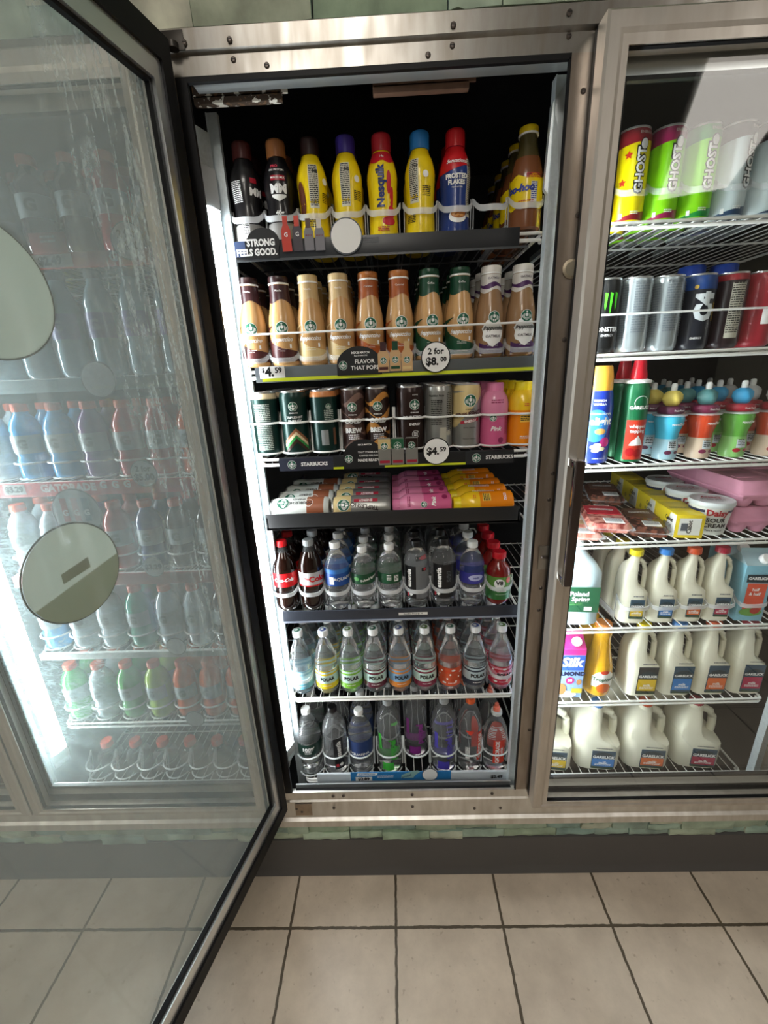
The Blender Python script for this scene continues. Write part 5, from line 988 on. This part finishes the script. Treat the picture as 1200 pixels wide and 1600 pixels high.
# kids juices with generic toppers
def kid(cup, body, topm, band, i):
    t = thing('kids_juice_bottle'); pts = [(.0001, 0), (.024, 0), (.0265, .005), (.0275, .03), (.024, .05), (.0245, .062), (.031, .085), (.0325, .098), (.030, .104), (.02, .108)]
    mb = MB(); mb.lathe(pts, [body] * 4 + [cup] * 5, 28); mb.build('bottle_body', t); rf = rfun(pts); mb = MB()
    mb.wrap(T('good2grow', .009, .03, .2), rf, .3, .085, WHITE, .0014); mb.wrap(rect(.02, .02), rf, .0, .034, C('kid_white', '#cfd8dc'), .001); mb.wrap(textlines(.016, 4, .004, 100 + i), rf, .0, .034, BLACK, .0016); mb.wrap(ell(.008, .005, 12), rf, -.3, .018, band, .0014); mb.wrap(ell(.006, .004, 12), rf, .4, .018, band, .0014); mb.build('label', t)
    mb = MB(); mb.lathe([(.036, .104), (.037, .106), (.036, .108), (.02, .109)], FROST, 28); mb.build('skirt', t)
    mb = MB(); mb.lathe([(.026, .109), (.029, .114), (.029, .12), (.025, .126), (.018, .127)], band, 24); mb.wrap(T('Fruit Punch', .0055, .02), rfun([(.029, .1), (.029, .13)]), .1, .117, WHITE, .001); mb.build('collar', t)
    mb = MB(); seg = 24; prof = [(.012, .126), (.018, .132), (.0215, .142), (.019, .153), (.012, .160), (.007, .162)]; vs = []
    for r, z in prof:
        for k in range(seg): a = 2 * pi * k / seg; q = r * (1 + .1 * cos(4 * a + z * 90)); vs.append((q * sin(a), -q * cos(a), z))
    mb.add(vs, [(i_ * seg + k, i_ * seg + (k + 1) % seg, (i_ + 1) * seg + (k + 1) % seg, (i_ + 1) * seg + k) for i_ in range(5) for k in range(seg)], topm); mb.build('topper', t)
    mb = MB(); mb.lathe([(.0065, .161), (.0065, .174), (.005, .178), (.0001, .179)], WHITE, 16); mb.build('spout', t); return t
k1 = kid(C('kid_cyan', '#4ab8d8', .2), C('kid_pale', '#9fc3cf', .2), C('kid_yellow', '#e6d06a', .4), C('kid_purple', '#5a2440', .4), 1); k2 = kid(C('kid_red', '#c6482a', .2), C('kid_pale2', '#cfb9a2', .2), C('kid_teal', '#5a8f90', .4), C('kid_mag', '#7a2748', .4), 2); k3 = kid(C('kid_green', '#62a844', .2), C('kid_green2', '#8ac270', .2), C('kid_blue', '#3a9ed0', .4), C('kid_crim', '#a31a2e', .4), 3); k4 = kid(C('kid_red', ''), C('kid_pale2', ''), C('kid_white2', '#d8d8d8', .4), C('kid_crim', ''), 4)
for kk, x, l in ((k1, 1.022, 'kids juice bottle with cyan cup and yellow swirled topper'), (k2, 1.103, 'kids juice bottle with orange red cup and teal topper'), (k3, 1.186, 'kids juice bottle with green cup and blue topper'), (k4, 1.268, 'kids juice bottle with red cup and pale topper')): lane(kk, x, .108, 1.303, 5, .077, l, 'its lane', 'bottle', 'kids juice bottles', .2)

# r4: butter, sour cream, eggs, meat
ZB = 1.1
t = thing('sour_cream_tub'); mb = MB(); pts = [(.0001, 0), (.036, 0), (.038, .003), (.047, .07), (.048, .078)]; mb.lathe(pts, C('tub_white', '#d9dcd6', .35), 36); mb.build('tub', t); rf = rfun(pts)
mb = MB(); mb.sleeve(rf, .062, .069, C('tub_navy', '#232a4a'), .0006, -2.6, -.5); mb.sleeve(rf, .062, .069, MATS['tub_navy'], .0006, .6, 2.6); mb.wrap(T('Daisy', .022, .04), rf, .1, .062, C('daisy_red', '#a3222a'), .0012); mb.wrap(T('SOUR', .016, .03), rf, .1, .042, BLACK, .0012); mb.wrap(T('CREAM', .016, .03), rf, .1, .027, BLACK, .0012); mb.wrap(T('Pure & Natural', .006, .02), rf, .1, .014, BLACK, .0012); mb.build('label', t)
mb = MB(); mb.lathe([(.050, .076), (.051, .078), (.051, .086), (.049, .089), (.047, .087), (.0001, .0868)], C('tub_lid', '#cdd3d3', .3), 40)
for tx, sz, dy, m_ in (('Daisy', .02, .012, MATS['daisy_red']), ('SOUR CREAM', .009, -.006, GREY), ('Pure & Natural', .006, -.018, GREY)): mb.flat(T(tx, sz, .03, 0, 0, 1, False), 0, dy, .0885, m_, (-1, 0, 0), (0, -1, 0))
mb.build('lid', t)
for i, (x, y) in enumerate(((1.173, .118), (1.178, .225), (1.185, .335))): place(t, (x, y, ZB), -.35 + .1 * i, 'white tub of sour cream with red lettering, ' + ['front one of three', 'middle one of three', 'rear one of three'][i], 'tub', 'sour cream tubs')
t = thing('butter_box'); mb = MB(); BY = C('butter_yellow', '#e3c92a', .4); BW = C('butter_white', '#d8d8d0', .4); mb.box(-.033, .033, 0, .12, 0, .062, BY, .001); mb.box(-.0334, -.033, .0, .118, .002, .06, BW)
mb.flat(poly([(-.06, -.03), (.0, -.03), (.03, .03), (-.06, .03)], False), -.0338, .06, .031, BY, (0, -1, 0), (0, 0, 1)); mb.flat(T('Cabot', .016, .03, 0, 0, 1, False), -.0344, .035, .042, BLACK, (0, -1, 0), (0, 0, 1)); mb.flat(T('BUTTER', .012, .02, 0, 0, 1, False), -.0344, .04, .025, GREY, (0, -1, 0), (0, 0, 1)); mb.flat(ell(.008, None, 16, False), -.0344, .09, .02, C('butter_gold', '#a89020'), (0, -1, 0), (0, 0, 1))
mb.flat(T('Cabot', .014, .03, 0, 90, 1, False), .0, -.001, .03, BLACK); mb.flat(rect(.05, .045, False), .0, -.0008, .031, BW) ; mb.flat(rect(.016, .02, False), -.012, -.0012, .03, GREY); mb.flat(textlines(.05, 3, .004, 110), 0, .06, .0625, GREY, (1, 0, 0), (0, 1, 0)); mb.build('carton', t)
for i in range(4): place(t, (1.094 + .02 * i * 1.0 - .0, .07 + i * .1235, ZB), radians(-9.5), f'yellow and white butter box lying behind the right door, {["front", "second", "third", "rearmost"][i]} in its row', 'box', 'butter boxes')
t = thing('egg_carton'); mb = MB(); EP = M('pink_carton', hx('#d693ab'), .7, noise=.08, nscale=60, bump=.2); L_ = .3; W_ = .1
def rs_(wd, ln, z, x0=0): return [(x0 + sx * wd / 2, (ln0), z) for sx, ln0 in ()]
def rrect(hw, y0, y1, z, c=.008): return [(-hw + c, y0, z), (hw - c, y0, z), (hw, y0 + c, z), (hw, y1 - c, z), (hw - c, y1, z), (-hw + c, y1, z), (-hw, y1 - c, z), (-hw, y0 + c, z)]
mb.loft([rrect(.054, .0, .3, .03), rrect(.054, .0, .3, .034), rrect(.049, .006, .294, .04), rrect(.046, .012, .288, .063), rrect(.043, .016, .284, .067)], EP)
for yy in (.06, .15, .24): mb.box(-.03, .03, yy - .012, yy + .012, .066, .0685, EP, .001)
mb.flat(textlines(.06, 6, .006, 112), 0, .1, .0694, C('egg_print', '#7a4a5c'), (1, 0, 0), (0, 1, 0)); mb.build('lid', t)
mb = MB(); mb.loft([rrect(.046, .008, .292, .018), rrect(.053, .002, .298, .03)], EP)
for i in range(6):
    for sx in (-1, 1): mb.lathe([(.014, 0), (.02, .01), (.024, .028)], EP, 14, sx * .025, .027 + i * .049, 0)
mb.build('base', t)
for i, (x, y, z) in enumerate(((1.272, .085, ZB), (1.272, .085, ZB + .07), (1.383 - .0, .085, ZB), (1.383, .085, ZB + .07))): place(t, (x - .002, y, z), radians(0 if i < 2 else 0), 'pink egg carton behind the right door, ' + ['lower one beside the sour cream', 'upper one beside the sour cream', 'lower one at the right edge', 'upper one at the right edge'][i], 'egg carton', 'egg cartons')
def meat_mat(n, a, b_, sc=50):
    m = bpy.data.materials.new(n); m.use_nodes = True; nt = m.node_tree; bs = nt.nodes['Principled BSDF']; tc = nt.nodes.new('ShaderNodeTexCoord'); v = nt.nodes.new('ShaderNodeTexNoise'); v.inputs['Scale'].default_value = sc; v.inputs['Detail'].default_value = 4; nt.links.new(tc.outputs['Object'], v.inputs['Vector'])
    cr = nt.nodes.new('ShaderNodeValToRGB'); cr.color_ramp.elements[0].position = .42; cr.color_ramp.elements[1].position = .55; cr.color_ramp.elements[0].color = (*hx(a), 1); cr.color_ramp.elements[1].color = (*hx(b_), 1); nt.links.new(v.outputs['Fac'], cr.inputs[0]); nt.links.new(cr.outputs[0], bs.inputs['Base Color']); bs.inputs['Roughness'].default_value = .15; return m
def meat(m_, lab, wd, ln, h, labcol):
    t = thing('meat_pack'); mb = MB(); mb.loft([rrect(wd / 2, 0, ln, 0, .012), rrect(wd / 2 + .003, -.003, ln + .003, h * .5, .012), rrect(wd / 2 - .004, .004, ln - .004, h, .012)], m_); mb.build('meat', t)
    mb = MB(); mb.loft([rrect(wd / 2 + .008, -.008, ln + .008, h * .45, .006), rrect(wd / 2 + .008, -.008, ln + .008, h * .5, .006)], CLEARP); mb.build('film', t)
    mb = MB(); mb.box(-wd * .42, wd * .42, ln * .5, ln * .93, h, h + .0012, labcol); mb.box(-wd * .1, wd * .35, ln * .08, ln * .3, h, h + .0012, PAPER); mb.flat(textlines(wd * .4, 5, .005, 120), wd * .12, ln * .19, h + .0016, BLACK, (1, 0, 0), (0, 1, 0)); mb.flat(textlines(wd * .6, 2, .009, 121), 0, ln * .7, h + .0016, WHITE, (1, 0, 0), (0, 1, 0)); mb.build('label', t); return t
ma = meat(meat_mat('salami', '#8a3a35', '#c98a7c'), 'BACON', .1, .17, .022, C('meat_red', '#b01a30')); mc = meat(meat_mat('jerky', '#3a2420', '#7a4a3a', 70), 'BEEF', .09, .17, .026, C('meat_brown', '#5a3a2c')); md = meat(meat_mat('ham', '#b06a5a', '#d8a79a', 30), 'HAM', .1, .17, .014, C('meat_tan', '#a88a60'))
for pr_, x, y, z, rz, l in ((md, .83, .08, ZB, -.2, 'pale pink meat pack at the left end of the butter shelf'), (ma, .905, .085, ZB + .016, -.25, 'meat pack with red label and white sticker, front of the butter shelf'), (mc, 1.005, .085, ZB, -.3, 'dark brown meat pack beside the butter boxes'), (mc, .955, .26, ZB, -.3, 'dark brown meat pack behind the red labelled pack'), (mc, .99, .28, ZB + .028, -.3, 'dark brown meat pack stacked at the back by the butter boxes')): place(pr_, (x, y, z), rz, l, 'meat pack', 'meat packs')

# milk jugs
def sup(cx_, cy_, hx_, hy_, z, e=4.5, n=28):
    out = []
    for k in range(n):
        a = 2 * pi * k / n; c, s_ = cos(a), sin(a); q = (abs(c) ** e + abs(s_) ** e) ** (-1 / e); out.append((cx_ + hx_ * q * c, cy_ + hy_ * q * s_, z))
    return out
def jug(hw, h, bodym, capm, labf, name='milk_jug', hs=1.0, crr=.019):
    """handle on the +x front side; body leans to -x above half height"""
    t = thing(name); mb = MB(); hz = h - .014
    S_ = []
    for f, sx0, sx1, hy in ((0, -.86, .86, .86), (.02, -.97, .97, .97), (.06, -1, 1, 1), (.4, -1, 1, 1), (.47, -1, .98, 1), (.53, -1, .6, .98), (.58, -.99, .24, .95), (.66, -.96, .1, .9), (.74, -.88, .08, .82), (.82, -.72, .14, .66), (.89, -.48, .28, .42), (.94, -.3, .30, .3), (1.0, -.28, .28, .28)):
        x0, x1 = sx0 * hw, sx1 * hw; S_.append(sup((x0 + x1) / 2, hw * (0 if f < .5 else 0), (x1 - x0) / 2, hy * hw, f * hz, 5 if f < .85 else 2.2))
    mb.loft(S_, bodym)
    r = hw * .17; pth = [(hw * .15, 0, hz * .9), (hw * .42, 0, hz * .895), (hw * .66, 0, hz * .85), (hw * .8, 0, hz * .76), (hw * .84, 0, hz * .64), (hw * .84, 0, hz * .52), (hw * .78, 0, hz * .44)]
    mb.tube(pth, r, bodym, 12); mb.build('jug_body', t)
    mb = MB(); labf(mb, hw, h); mb.build('label', t)
    o = cap_part(t, crr, hz - .004, .016, capm, None, True); return t
MILK = M('milk_plastic', hx('#e9e6d2'), .35, noise=.03, nscale=4); MILK.node_tree.nodes['Principled BSDF'].inputs['Subsurface Weight'].default_value = .0
def mlab(cc, wd=.04, h0=.022, h1=.082, dark='#2c4a5e'):
    def f(mb, hw, h):
        y = -hw - .0012; x = hw * .18; m_ = C('ml_' + cc[1:], cc, .4); dk = C('ml_blue' + dark[1:], dark, .4); zz = (h1 - h0)
        mb.box(x - wd / 2, x + wd / 2, y, y + .0012, h0, h1, dk); mb.box(x - wd / 2 + .002, x + wd / 2 - .002, y - .0004, y, h0 + zz * .12, h0 + zz * .55, m_)
        mb.flat(T('GARELICK', wd * .2, .04, 0, 0, 1, False), x, y - .0008, h0 + zz * .66, WHITE); mb.flat(ring(wd * .3, wd * .33), x, y - .0006, h0 + zz * .62, C('ml_navy', '#16303a')) if False else None
        mb.flat(poly([(-wd * .42, 0), (-wd * .3, wd * .16), (0, wd * .24), (wd * .3, wd * .16), (wd * .42, 0)], False), x, y - .0005, h0 + zz * .72, C('ml_navy', '#16303a')); mb.flat(rect(wd * .95, zz * .14, False), x, y - .0006, h0 + zz * .67, C('ml_navy', ''))
        mb.flat(T('milk', wd * .22, .02, 0, 0, 1, False), x, y - .0008, h0 + zz * .33, WHITE); mb.flat(textlines(wd * .7, 2, .004, 130), x, y - .0008, h0 + zz * .2, WHITE); mb.flat(poly([(-wd / 2, -.004), (wd / 2, -.004), (wd * .4, .004), (0, 0), (-wd * .4, .005)], False), x, y - .0007, h0 + .003, C('ml_leaf', '#2f4a34'))
        mb.flat(textlines(wd * .7, 1, .006, 131), x, y, h1 + .006, GREY)
    return f
CC = {'yellow': C('cap_yellow', '#e3d01c'), 'blue': C('cap_blue', '#2f7fd0'), 'orange': C('cap_orange', '#d8552c'), 'crimson': C('cap_crimson', '#a81c38')}
LC = {'yellow': '#d8b520', 'blue': '#2a78c0', 'orange': '#d8692c', 'crimson': '#b0204a'}
for nm, x in zip(('yellow', 'blue', 'orange', 'crimson'), (.993, 1.072, 1.146, 1.22)): lane(jug(.0345, .212, MILK, CC[nm], mlab(LC[nm], .036, .018, .075), crr=.017), x, .105, .849, 3 if nm == 'yellow' else 1, .073, f'small milk jug with {nm} cap', 'its lane', 'milk jug', 'small milk jugs', .03, -.1)
for nm, x in zip(('yellow', 'blue', 'orange', 'crimson'), (1.052, 1.152, 1.249, 1.35)): lane(jug(.0445, .228, MILK, CC[nm], mlab(LC[nm], .054, .014, .105, '#20242a' if nm == 'yellow' else '#2c4a5e')), x, .112, .601, 1, .094, f'half gallon milk jug with {nm} label', 'its lane', 'milk jug', 'half gallon milk jugs', .03, -.05)
for nm, x in zip(('yellow', 'blue', 'orange', 'crimson'), (.815, .962, 1.112, 1.268)): lane(jug(.0665, .212, MILK, CC[nm], mlab(LC[nm], .068, .012, .08)), x, .132, .322, 2, .14, f'gallon milk jug with {nm} cap', 'its lane', 'milk jug', 'gallon milk jugs', .03, -.12)
PJ = water('jug_pale_blue', (.8, .92, .97), .3, 1.2); PJ = M('pale_blue_jug', hx('#c9dfe8'), .25)
def pol_lab(mb, hw, h): y = -hw - .0015; mb.box(-hw * .75, hw * .85, y, y + .0015, .045, .12, C('pg_green', '#1f5a3c')); mb.flat(T('Poland', .018, .04, 0, 0, 1, False), 0, y - .0006, .1, WHITE); mb.flat(T('Spring', .018, .04, 0, 0, 1, False), .004, y - .0006, .084, WHITE); mb.flat(rect(.02, .012, False), .025, y - .0006, .056, WHITE); mb.flat(textlines(.04, 2, .005, 133), -.01, y - .0006, .066, C('leaf', ''))
t = thing('water_jug'); mb = MB(); hw = .062; hz = .235
mb.loft([sup(0, 0, hw * a, hw * b_, hz * f, 5 if f < .8 else 2.2) for f, a, b_ in ((0, .88, .88), (.03, 1, 1), (.1, .98, .98), (.3, 1, 1), (.55, 1, 1), (.66, .98, .98), (.76, .75, .78), (.86, .42, .45), (.92, .3, .3), (1, .28, .28))], PJ); mb.build('jug_body', t); mb = MB(); pol_lab(mb, hw, hz); mb.build('label', t); cap_part(t, .019, hz - .002, .012, CW)
place(t, (.842, .13, .849), -.1, 'large pale blue water jug with green label behind the right door', 'water jug')
def gable(name, wd, dp, h, hg, mats_, art, capm):
    t = thing(name); bm_, topm = mats_; mb = MB(); mb.box(-wd / 2, wd / 2, -dp / 2, dp / 2, 0, h, bm_, .0012); mb.build('carton', t)
    mb = MB(); mb.add([(-wd / 2, -dp / 2, h), (wd / 2, -dp / 2, h), (wd / 2, dp / 2, h), (-wd / 2, dp / 2, h), (-wd / 2, 0, h + hg), (wd / 2, 0, h + hg), (-wd / 2, 0, h + hg + .012), (wd / 2, 0, h + hg + .012)], [(0, 1, 5, 4), (2, 3, 4, 5), (1, 2, 5), (3, 0, 4), (4, 5, 7, 6)], topm, False); mb.build('gable_top', t)
    mb = MB(); art(mb, wd, dp, h); mb.build('label', t)
    mb = MB(); mb.lathe([(.013, 0), (.013, .012), (.011, .014)], capm, 20); c_ = mb.build('cap', t); c_.location = (.012, -dp / 4 - .004, h + hg / 2); c_.rotation_euler = (radians(50), 0, 0); return t
def silk_a(mb, wd, dp, h):
    y = -dp / 2 - .0006; mb.flat(rect(wd, h * .98, False), 0, y, h / 2, C('silk_blue', '#8fb0e0')); mb.flat(rect(wd, h * .12, False), 0, y - .0004, h * .94, C('silk_pink', '#d0308a')); mb.flat(T('Silk', .042, .04, .15, 0, 1, False), 0, y - .0012, h * .73, WHITE) ; mb.flat(rect(wd, h * .3, False), 0, y - .0004, h * .72, C('silk_mid', '#3a66c4')); mb.flat(T('ALMOND', .019, .05, 0, 0, 1, False), 0, y - .0012, h * .5, C('silk_navy', '#1c2450'))
    mb.flat(ell(.012, None, 24, False), 0, y - .0012, h * .36, C('silk_mag', '#b8307a')); mb.flat(T('30', .012, .05, 0, 0, 1, False), 0, y - .0018, h * .365, WHITE); mb.flat(ell(.014, .02, 20, False), -.022, y - .001, h * .18, C('almond', '#b98452')); mb.flat(ell(.007, .01, 20, False), .026, y - .001, h * .33, C('almond', '')); mb.flat(rect(.03, .016, False), .022, y - .0012, h * .15, C('silk_yel', '#e0c840')); mb.flat(ell(.03, .012, 20, False), -.008, y - .0008, h * .07, WHITE)
silk = gable('almond_milk_carton', .074, .074, .168, .028, (C('silk_blue', '#8fb0e0'), C('silk_pink', '#d0308a')), silk_a, WHITE); place(silk, (.842, .112, .601), -.05, 'blue and pink almond milk carton with white cap', 'carton')
def hh_a(mb, wd, dp, h):
    y = -dp / 2 - .0006; mb.flat(rect(wd * .7, h * .48, False), .002, y - .0003, h * .45, C('hh_red', '#d8553a')); mb.flat(rect(wd * .8, h * .14, False), 0, y - .0008, h * .78, C('ml_navy', '')); mb.flat(T('GARELICK', .0105, .04, 0, 0, 1, False), 0, y - .0014, h * .78, WHITE); mb.flat(T('half', .012, .02, 0, 0, 1, False), 0, y - .001, h * .58, WHITE); mb.flat(T('& half', .012, .02, 0, 0, 1, False), 0, y - .001, h * .5, WHITE); mb.flat(ell(.028, .012, 20, False), .0, y - .0006, h * .17, C('hh_green', '#6aa04a')); mb.flat(ell(.012, .01, 20, False), .01, y - .0012, h * .2, C('hh_berry', '#b0302a'))
hh = gable('half_and_half_carton', .068, .068, .165, .025, (C('hh_blue', '#7fb6c8'), C('hh_top', '#a8c4cc')), hh_a, WHITE); lane(hh, 1.305, .105, .849, 2, .073, 'pale blue half and half carton', 'its lane', 'carton', 'half and half cartons', .03, -.1)
t = thing('orange_juice_carafe'); pts = [(.0001, 0), (.034, 0), (.0375, .004), (.039, .02), (.039, .07), (.036, .1), (.028, .14), (.024, .17), (.0235, .19), (.026, .21), (.024, .218)]; mb = MB(); mb.lathe(pts, C('orange_juice', '#e0a81c', .12, coat=.6), 32); mb.build('carafe_body', t); rf = rfun(pts)
mb = MB(); mb.wrap(poly([(-.034, -.02), (.034, -.02), (.034, .015), (.02, .03), (0, .036), (-.02, .03), (-.034, .015)]), rf, .1, .055, WHITE, .001); mb.wrap(T('Tropicana', .0155, .03), rf, .1, .062, C('trop_green', '#1f5a34'), .0018); mb.wrap(ell(.02, .016), rf, .1, .033, C('trop_orange', '#d8641c'), .0018); mb.wrap(ell(.012, .006), rf, .1, .086, C('trop_red', '#d03a22'), .0018); mb.wrap(T('100% JUICE', .005), rf, .2, .013, MATS['trop_red'], .0018); mb.build('label', t); cap_part(t, .022, .216, .016, C('trop_cap', '#e08a3c'))
place(t, (.936, .11, .601), -.05, 'orange juice carafe beside the almond milk carton', 'bottle'); place(t, (.936, .192, .601), .4, 'orange juice carafe, second behind the front one', 'bottle')
place(t, (.955, .15, .849), 0, 'orange juice carafe standing behind the large water jug', 'bottle') if False else None
g8 = glide_proto(.0345, .05, e=6)
for i, x in enumerate((.993, 1.072, 1.146, 1.22, 1.305)): place(g8, (x, .103, .849), 0, f'translucent front stop around the small jugs, {["leftmost", "second from left", "middle", "second from right", "rightmost"][i]}', 'bottle holder', 'stops around the small jugs')

# ================================================================== LEFT BAY (sports drinks)
def sportb(liqm, capm, art=None, h=.185, r=.0345, name='sports_drink_bottle'):
    t = thing(name); P = [(.0001, .003), (r * .8, 0), (r * .98, .008), (r, .02), (r, .05), (r * .9, .06), (r, .07), (r, .11), (r * .93, .118), (r * .98, .126), (r * .75, .148), (.016, .162), (.015, h - .016)]
    P = [(a, b_ * h / .185 if b_ < h - .016 else b_) for a, b_ in P]; mb = MB(); mb.lathe(P, liqm, 24); mb.build('bottle_body', t); rf = rfun(P)
    mb = MB()
    mb.sleeve(rf, .068 * h / .185, .112 * h / .185, C('sp_label', '#b4c0c2') if art is None else art, .0006, -1.3, 1.3); mb.wrap(T('G', .03, .06), rf, .0, .09 * h / .185, C('sp_g', '#7d898c') if art is None else C('sp_g2', '#9a92b4'), .0014); mb.build('label', t); cap_part(t, .0175, h - .018, .018, capm); return t
ORG2 = C('sport_cap', '#e0552a', .35)
SB = {n: sportb(C('sp_' + n, c, .1, coat=.6), ORG2) for n, c in (('blue', '#2fa8e8'), ('purple', '#6a2a86'), ('red', '#c81c28'), ('orange', '#f0600c'), ('lime', '#b4d838'), ('dark', '#3a2228'), ('teal', '#3aa48c'), ('navy', '#1c3a8a'), ('green', '#3ab04a'), ('frost', '#c9d8e0'))}
PR = sportb(C('sp_propel', '#8aa8b4', .08, coat=.6), C('pr_cap', '#3a4550'), C('pr_label', '#7470a4'), .222, .033, 'water_bottle')
rows = [(LZ[0], ['dark', 'dark', 'frost', 'dark', 'dark', 'red', 'dark', 'dark'], .112), (LZ[2], ['frost', 'blue', 'blue', 'purple', 'red', 'red', 'orange', 'lime'], None), (LZ[3], ['frost', 'frost', 'purple', 'red', 'navy', 'dark', 'dark', 'navy'], None), (LZ[4], ['blue', 'frost', 'frost', 'teal', 'frost', 'frost', 'dark', 'frost'], None), (LZ[5], ['green', 'frost', 'green', 'lime', 'orange', 'orange', 'orange', 'teal'], None)]
lx = [-.66, -.575, -.49, -.41, -.325, -.26, -.185 - .0, -.11]
lx = [-.645, -.56, -.475, -.39, -.305, -.225, -.145, -.07]
colname = {'frost': 'clear white', 'dark': 'dark maroon'}
for ri, (z, cs, hh_) in enumerate(rows):
    rn = ['top', 'third', 'fourth', 'fifth', 'sixth'][ri]
    for i, (c_, x) in enumerate(zip(cs, lx)):
        for k in range(2): place(SB[c_], (x, .1 + k * .075, z + .001), random.uniform(-.2, .4), f'{colname.get(c_, c_)} sports drink bottle, {rn} shelf of fogged bay, {"front" if k == 0 else "rear"} in {ORDN[i]} lane from left', 'bottle', f'sports drinks on the {rn} shelf')
for i, x in enumerate(lx): place(PR, (x, .1, LZ[1] + .001), 0, f'tall water bottle with violet label behind the fogged door, {NM[:4][i] if i < 4 else NM[6:][i - 4]} on its shelf', 'bottle', 'tall bottles on the second shelf of the fogged bay')
low = petb('water_bottle', .036, .112 + .0, C('sport_low_cap', '#e0452a'), art=None, ribs=True, shoulder=.5, cr=.018, ch=.02)
for i, x in enumerate([-.62, -.525, -.435, -.345, -.255, -.165, -.075]): place(low, (x, .115, LZ[6] + .001), 0, f'short clear bottle with orange cap, lowest shelf of fogged bay, {["leftmost", "second from left", "third from left", "middle", "third from right", "second from right", "rightmost"][i]}', 'bottle', 'short bottles with orange caps')
gL = glide_proto(.0365, .045, mat=M('white_hoop', ()), style='hoop')
for ri, z in enumerate((LZ[2], LZ[3], LZ[4], LZ[5], LZ[6])):
    for i, x in enumerate(lx): place(gL, (x, .1, z), 0, f'white bottle hoop in the fogged bay, {["third", "fourth", "fifth", "sixth", "lowest"][ri]} shelf, {NM[:4][i] if i < 4 else NM[6:][i - 4]}', 'bottle holder', 'bottle hoops in the fogged bay')
SR = C('sport_rail_red', '#c8262c', .4)
def eL3(mb, y): mb.flat(T('GATORADE', .026, .05, 0, 0, 1, False), -.454, y - .001, LZ[2] - .016, WHITE); mb.flat(rect(.055, .026, False), -.59, y - .0008, LZ[2] - .016, WHITE); mb.flat(T('$3.29', .02, .05, 0, 0, 1, False), -.59, y - .0014, LZ[2] - .016, BLACK); [mb.flat(T('G', .024, .05, 0, 0, 1, False), x, y - .001, LZ[2] - .012, WHITE) for x in (-.365, -.335, -.305)]
rail(LX0, LX1, LZ[2] - .036, LZ[2] - .001, SR, 'red price rail with sports drink lettering behind the fogged door', eL3)
def eL1(mb, y): mb.flat(rect(.085, .024, False), -.35, y - .0008, LZ[0] - .016, WHITE); mb.flat(T('$2.49', .022, .05, 0, 0, 1, False), -.355, y - .0014, LZ[0] - .016, BLACK); mb.flat(T('G', .024, .05, 0, 0, 1, False), -.22, y - .001, LZ[0] - .014, WHITE)
rail(-.45, LX1, LZ[0] - .03, LZ[0] - .001, C('rail_dull_red', '#a8332e', .4), 'dull red price rail on the top shelf behind the fogged door', eL1); mb = MB(); mb.box(-.385, -.31, RAILY - .004, RAILY - .003, LZ[0] - .002, LZ[0] + .035, MATS['rail_dull_red'], .0004); mb.flat(textlines(.03, 2, .008, 140), -.347, RAILY - .0045, LZ[0] + .017, WHITE); tag(mb.build('shelf_sign'), 'small red sign standing above the top rail behind the fogged door', 'sign')
rail(LX0, LX1, LZ[3] - .034, LZ[3] - .001, C('rail_soft_red', '#a84a44', .4), 'red price rail on the fourth shelf behind the fogged door')
rail(LX0, LX1, LZ[1] - .03, LZ[1] - .001, C('rail_teal', '#7d9296', .4), 'grey green price rail on the second shelf behind the fogged door')
rail(LX0, LX1, LZ[4] - .02, LZ[4] - .001, C('rail_white', '#c8ccc8', .4), 'white price rail on the fifth shelf behind the fogged door')
circ(-.18, LZ[0] + .012, .035, [('2 for', .02, 0, .012, .03), ('$4.00', .02, 0, -.01, .045)], 'round white sign reading 2 for $4.00 on the top rail behind the fogged door', False)
circ(-.255, 1.326, .033, [('2 for', .019, 0, .012, .03), ('$5.00', .022, 0, -.009, .045)], 'round white sign reading 2 for $5.00 behind the fogged door', False)
circ(-.285, 1.078, .028, [('$3.29', .02, 0, 0, .045)], 'round white sign reading $3.29 on the fourth shelf behind the fogged door', False)
circ(-.273, .834, .028, [], 'small round white sign on the fifth shelf behind the fogged door', False)
circ(-.267, .58, .028, [], 'round white sign on the sixth shelf behind the fogged door', False)
circ(-.31, 1.545, .04, [], 'blank round white sign on the second shelf behind the fogged door', False)
mb = MB(); R0 = .062; g = ell(R0, None, 40, False); x, y, z = -.44, RAILY - .012, 1.235; vs = [(x + a, y, z + b_) for a, b_ in g[0]] + [(x + a, y + .001, z + b_) for a, b_ in g[0]]; n = 40
mb.add(vs, [tuple(range(n))[::-1], tuple(range(n, 2 * n))] + [(k, n + k, n + (k + 1) % n, (k + 1) % n) for k in range(n)], BLACK, False); mb.flat(ell(R0 * .95, None, 40, False), x, y - .0006, z, C('sign_pale', '#b4b9bc'))
for dx, cc in ((-.028, '#c0555a'), (0, '#b86a70'), (.026, '#3a6a78')): mb.flat(mv(rect(.016, .06, False), dx, .008), x, y - .0012, z, C('sgb' + cc[1:], cc)); mb.flat(T('G', .02, .05, 0, 0, 1, False), x + dx, y - .0018, z, WHITE)
tag(mb.build('round_sign'), 'large round sign with bottle pictures behind the fogged door', 'sign')
# unused prototypes that were never placed
for o in list(bpy.data.objects):
    if o.parent is None and o.type == 'EMPTY' and 'label' not in o.keys():
        for ch in list(o.children): bpy.data.objects.remove(ch)
        bpy.data.objects.remove(o)

for o in bpy.data.objects:
    if 'label' in o.keys() and not 4 <= len(o['label'].split()) <= 16: print('LONGLABEL', len(o['label'].split()), o.name, o['label'])
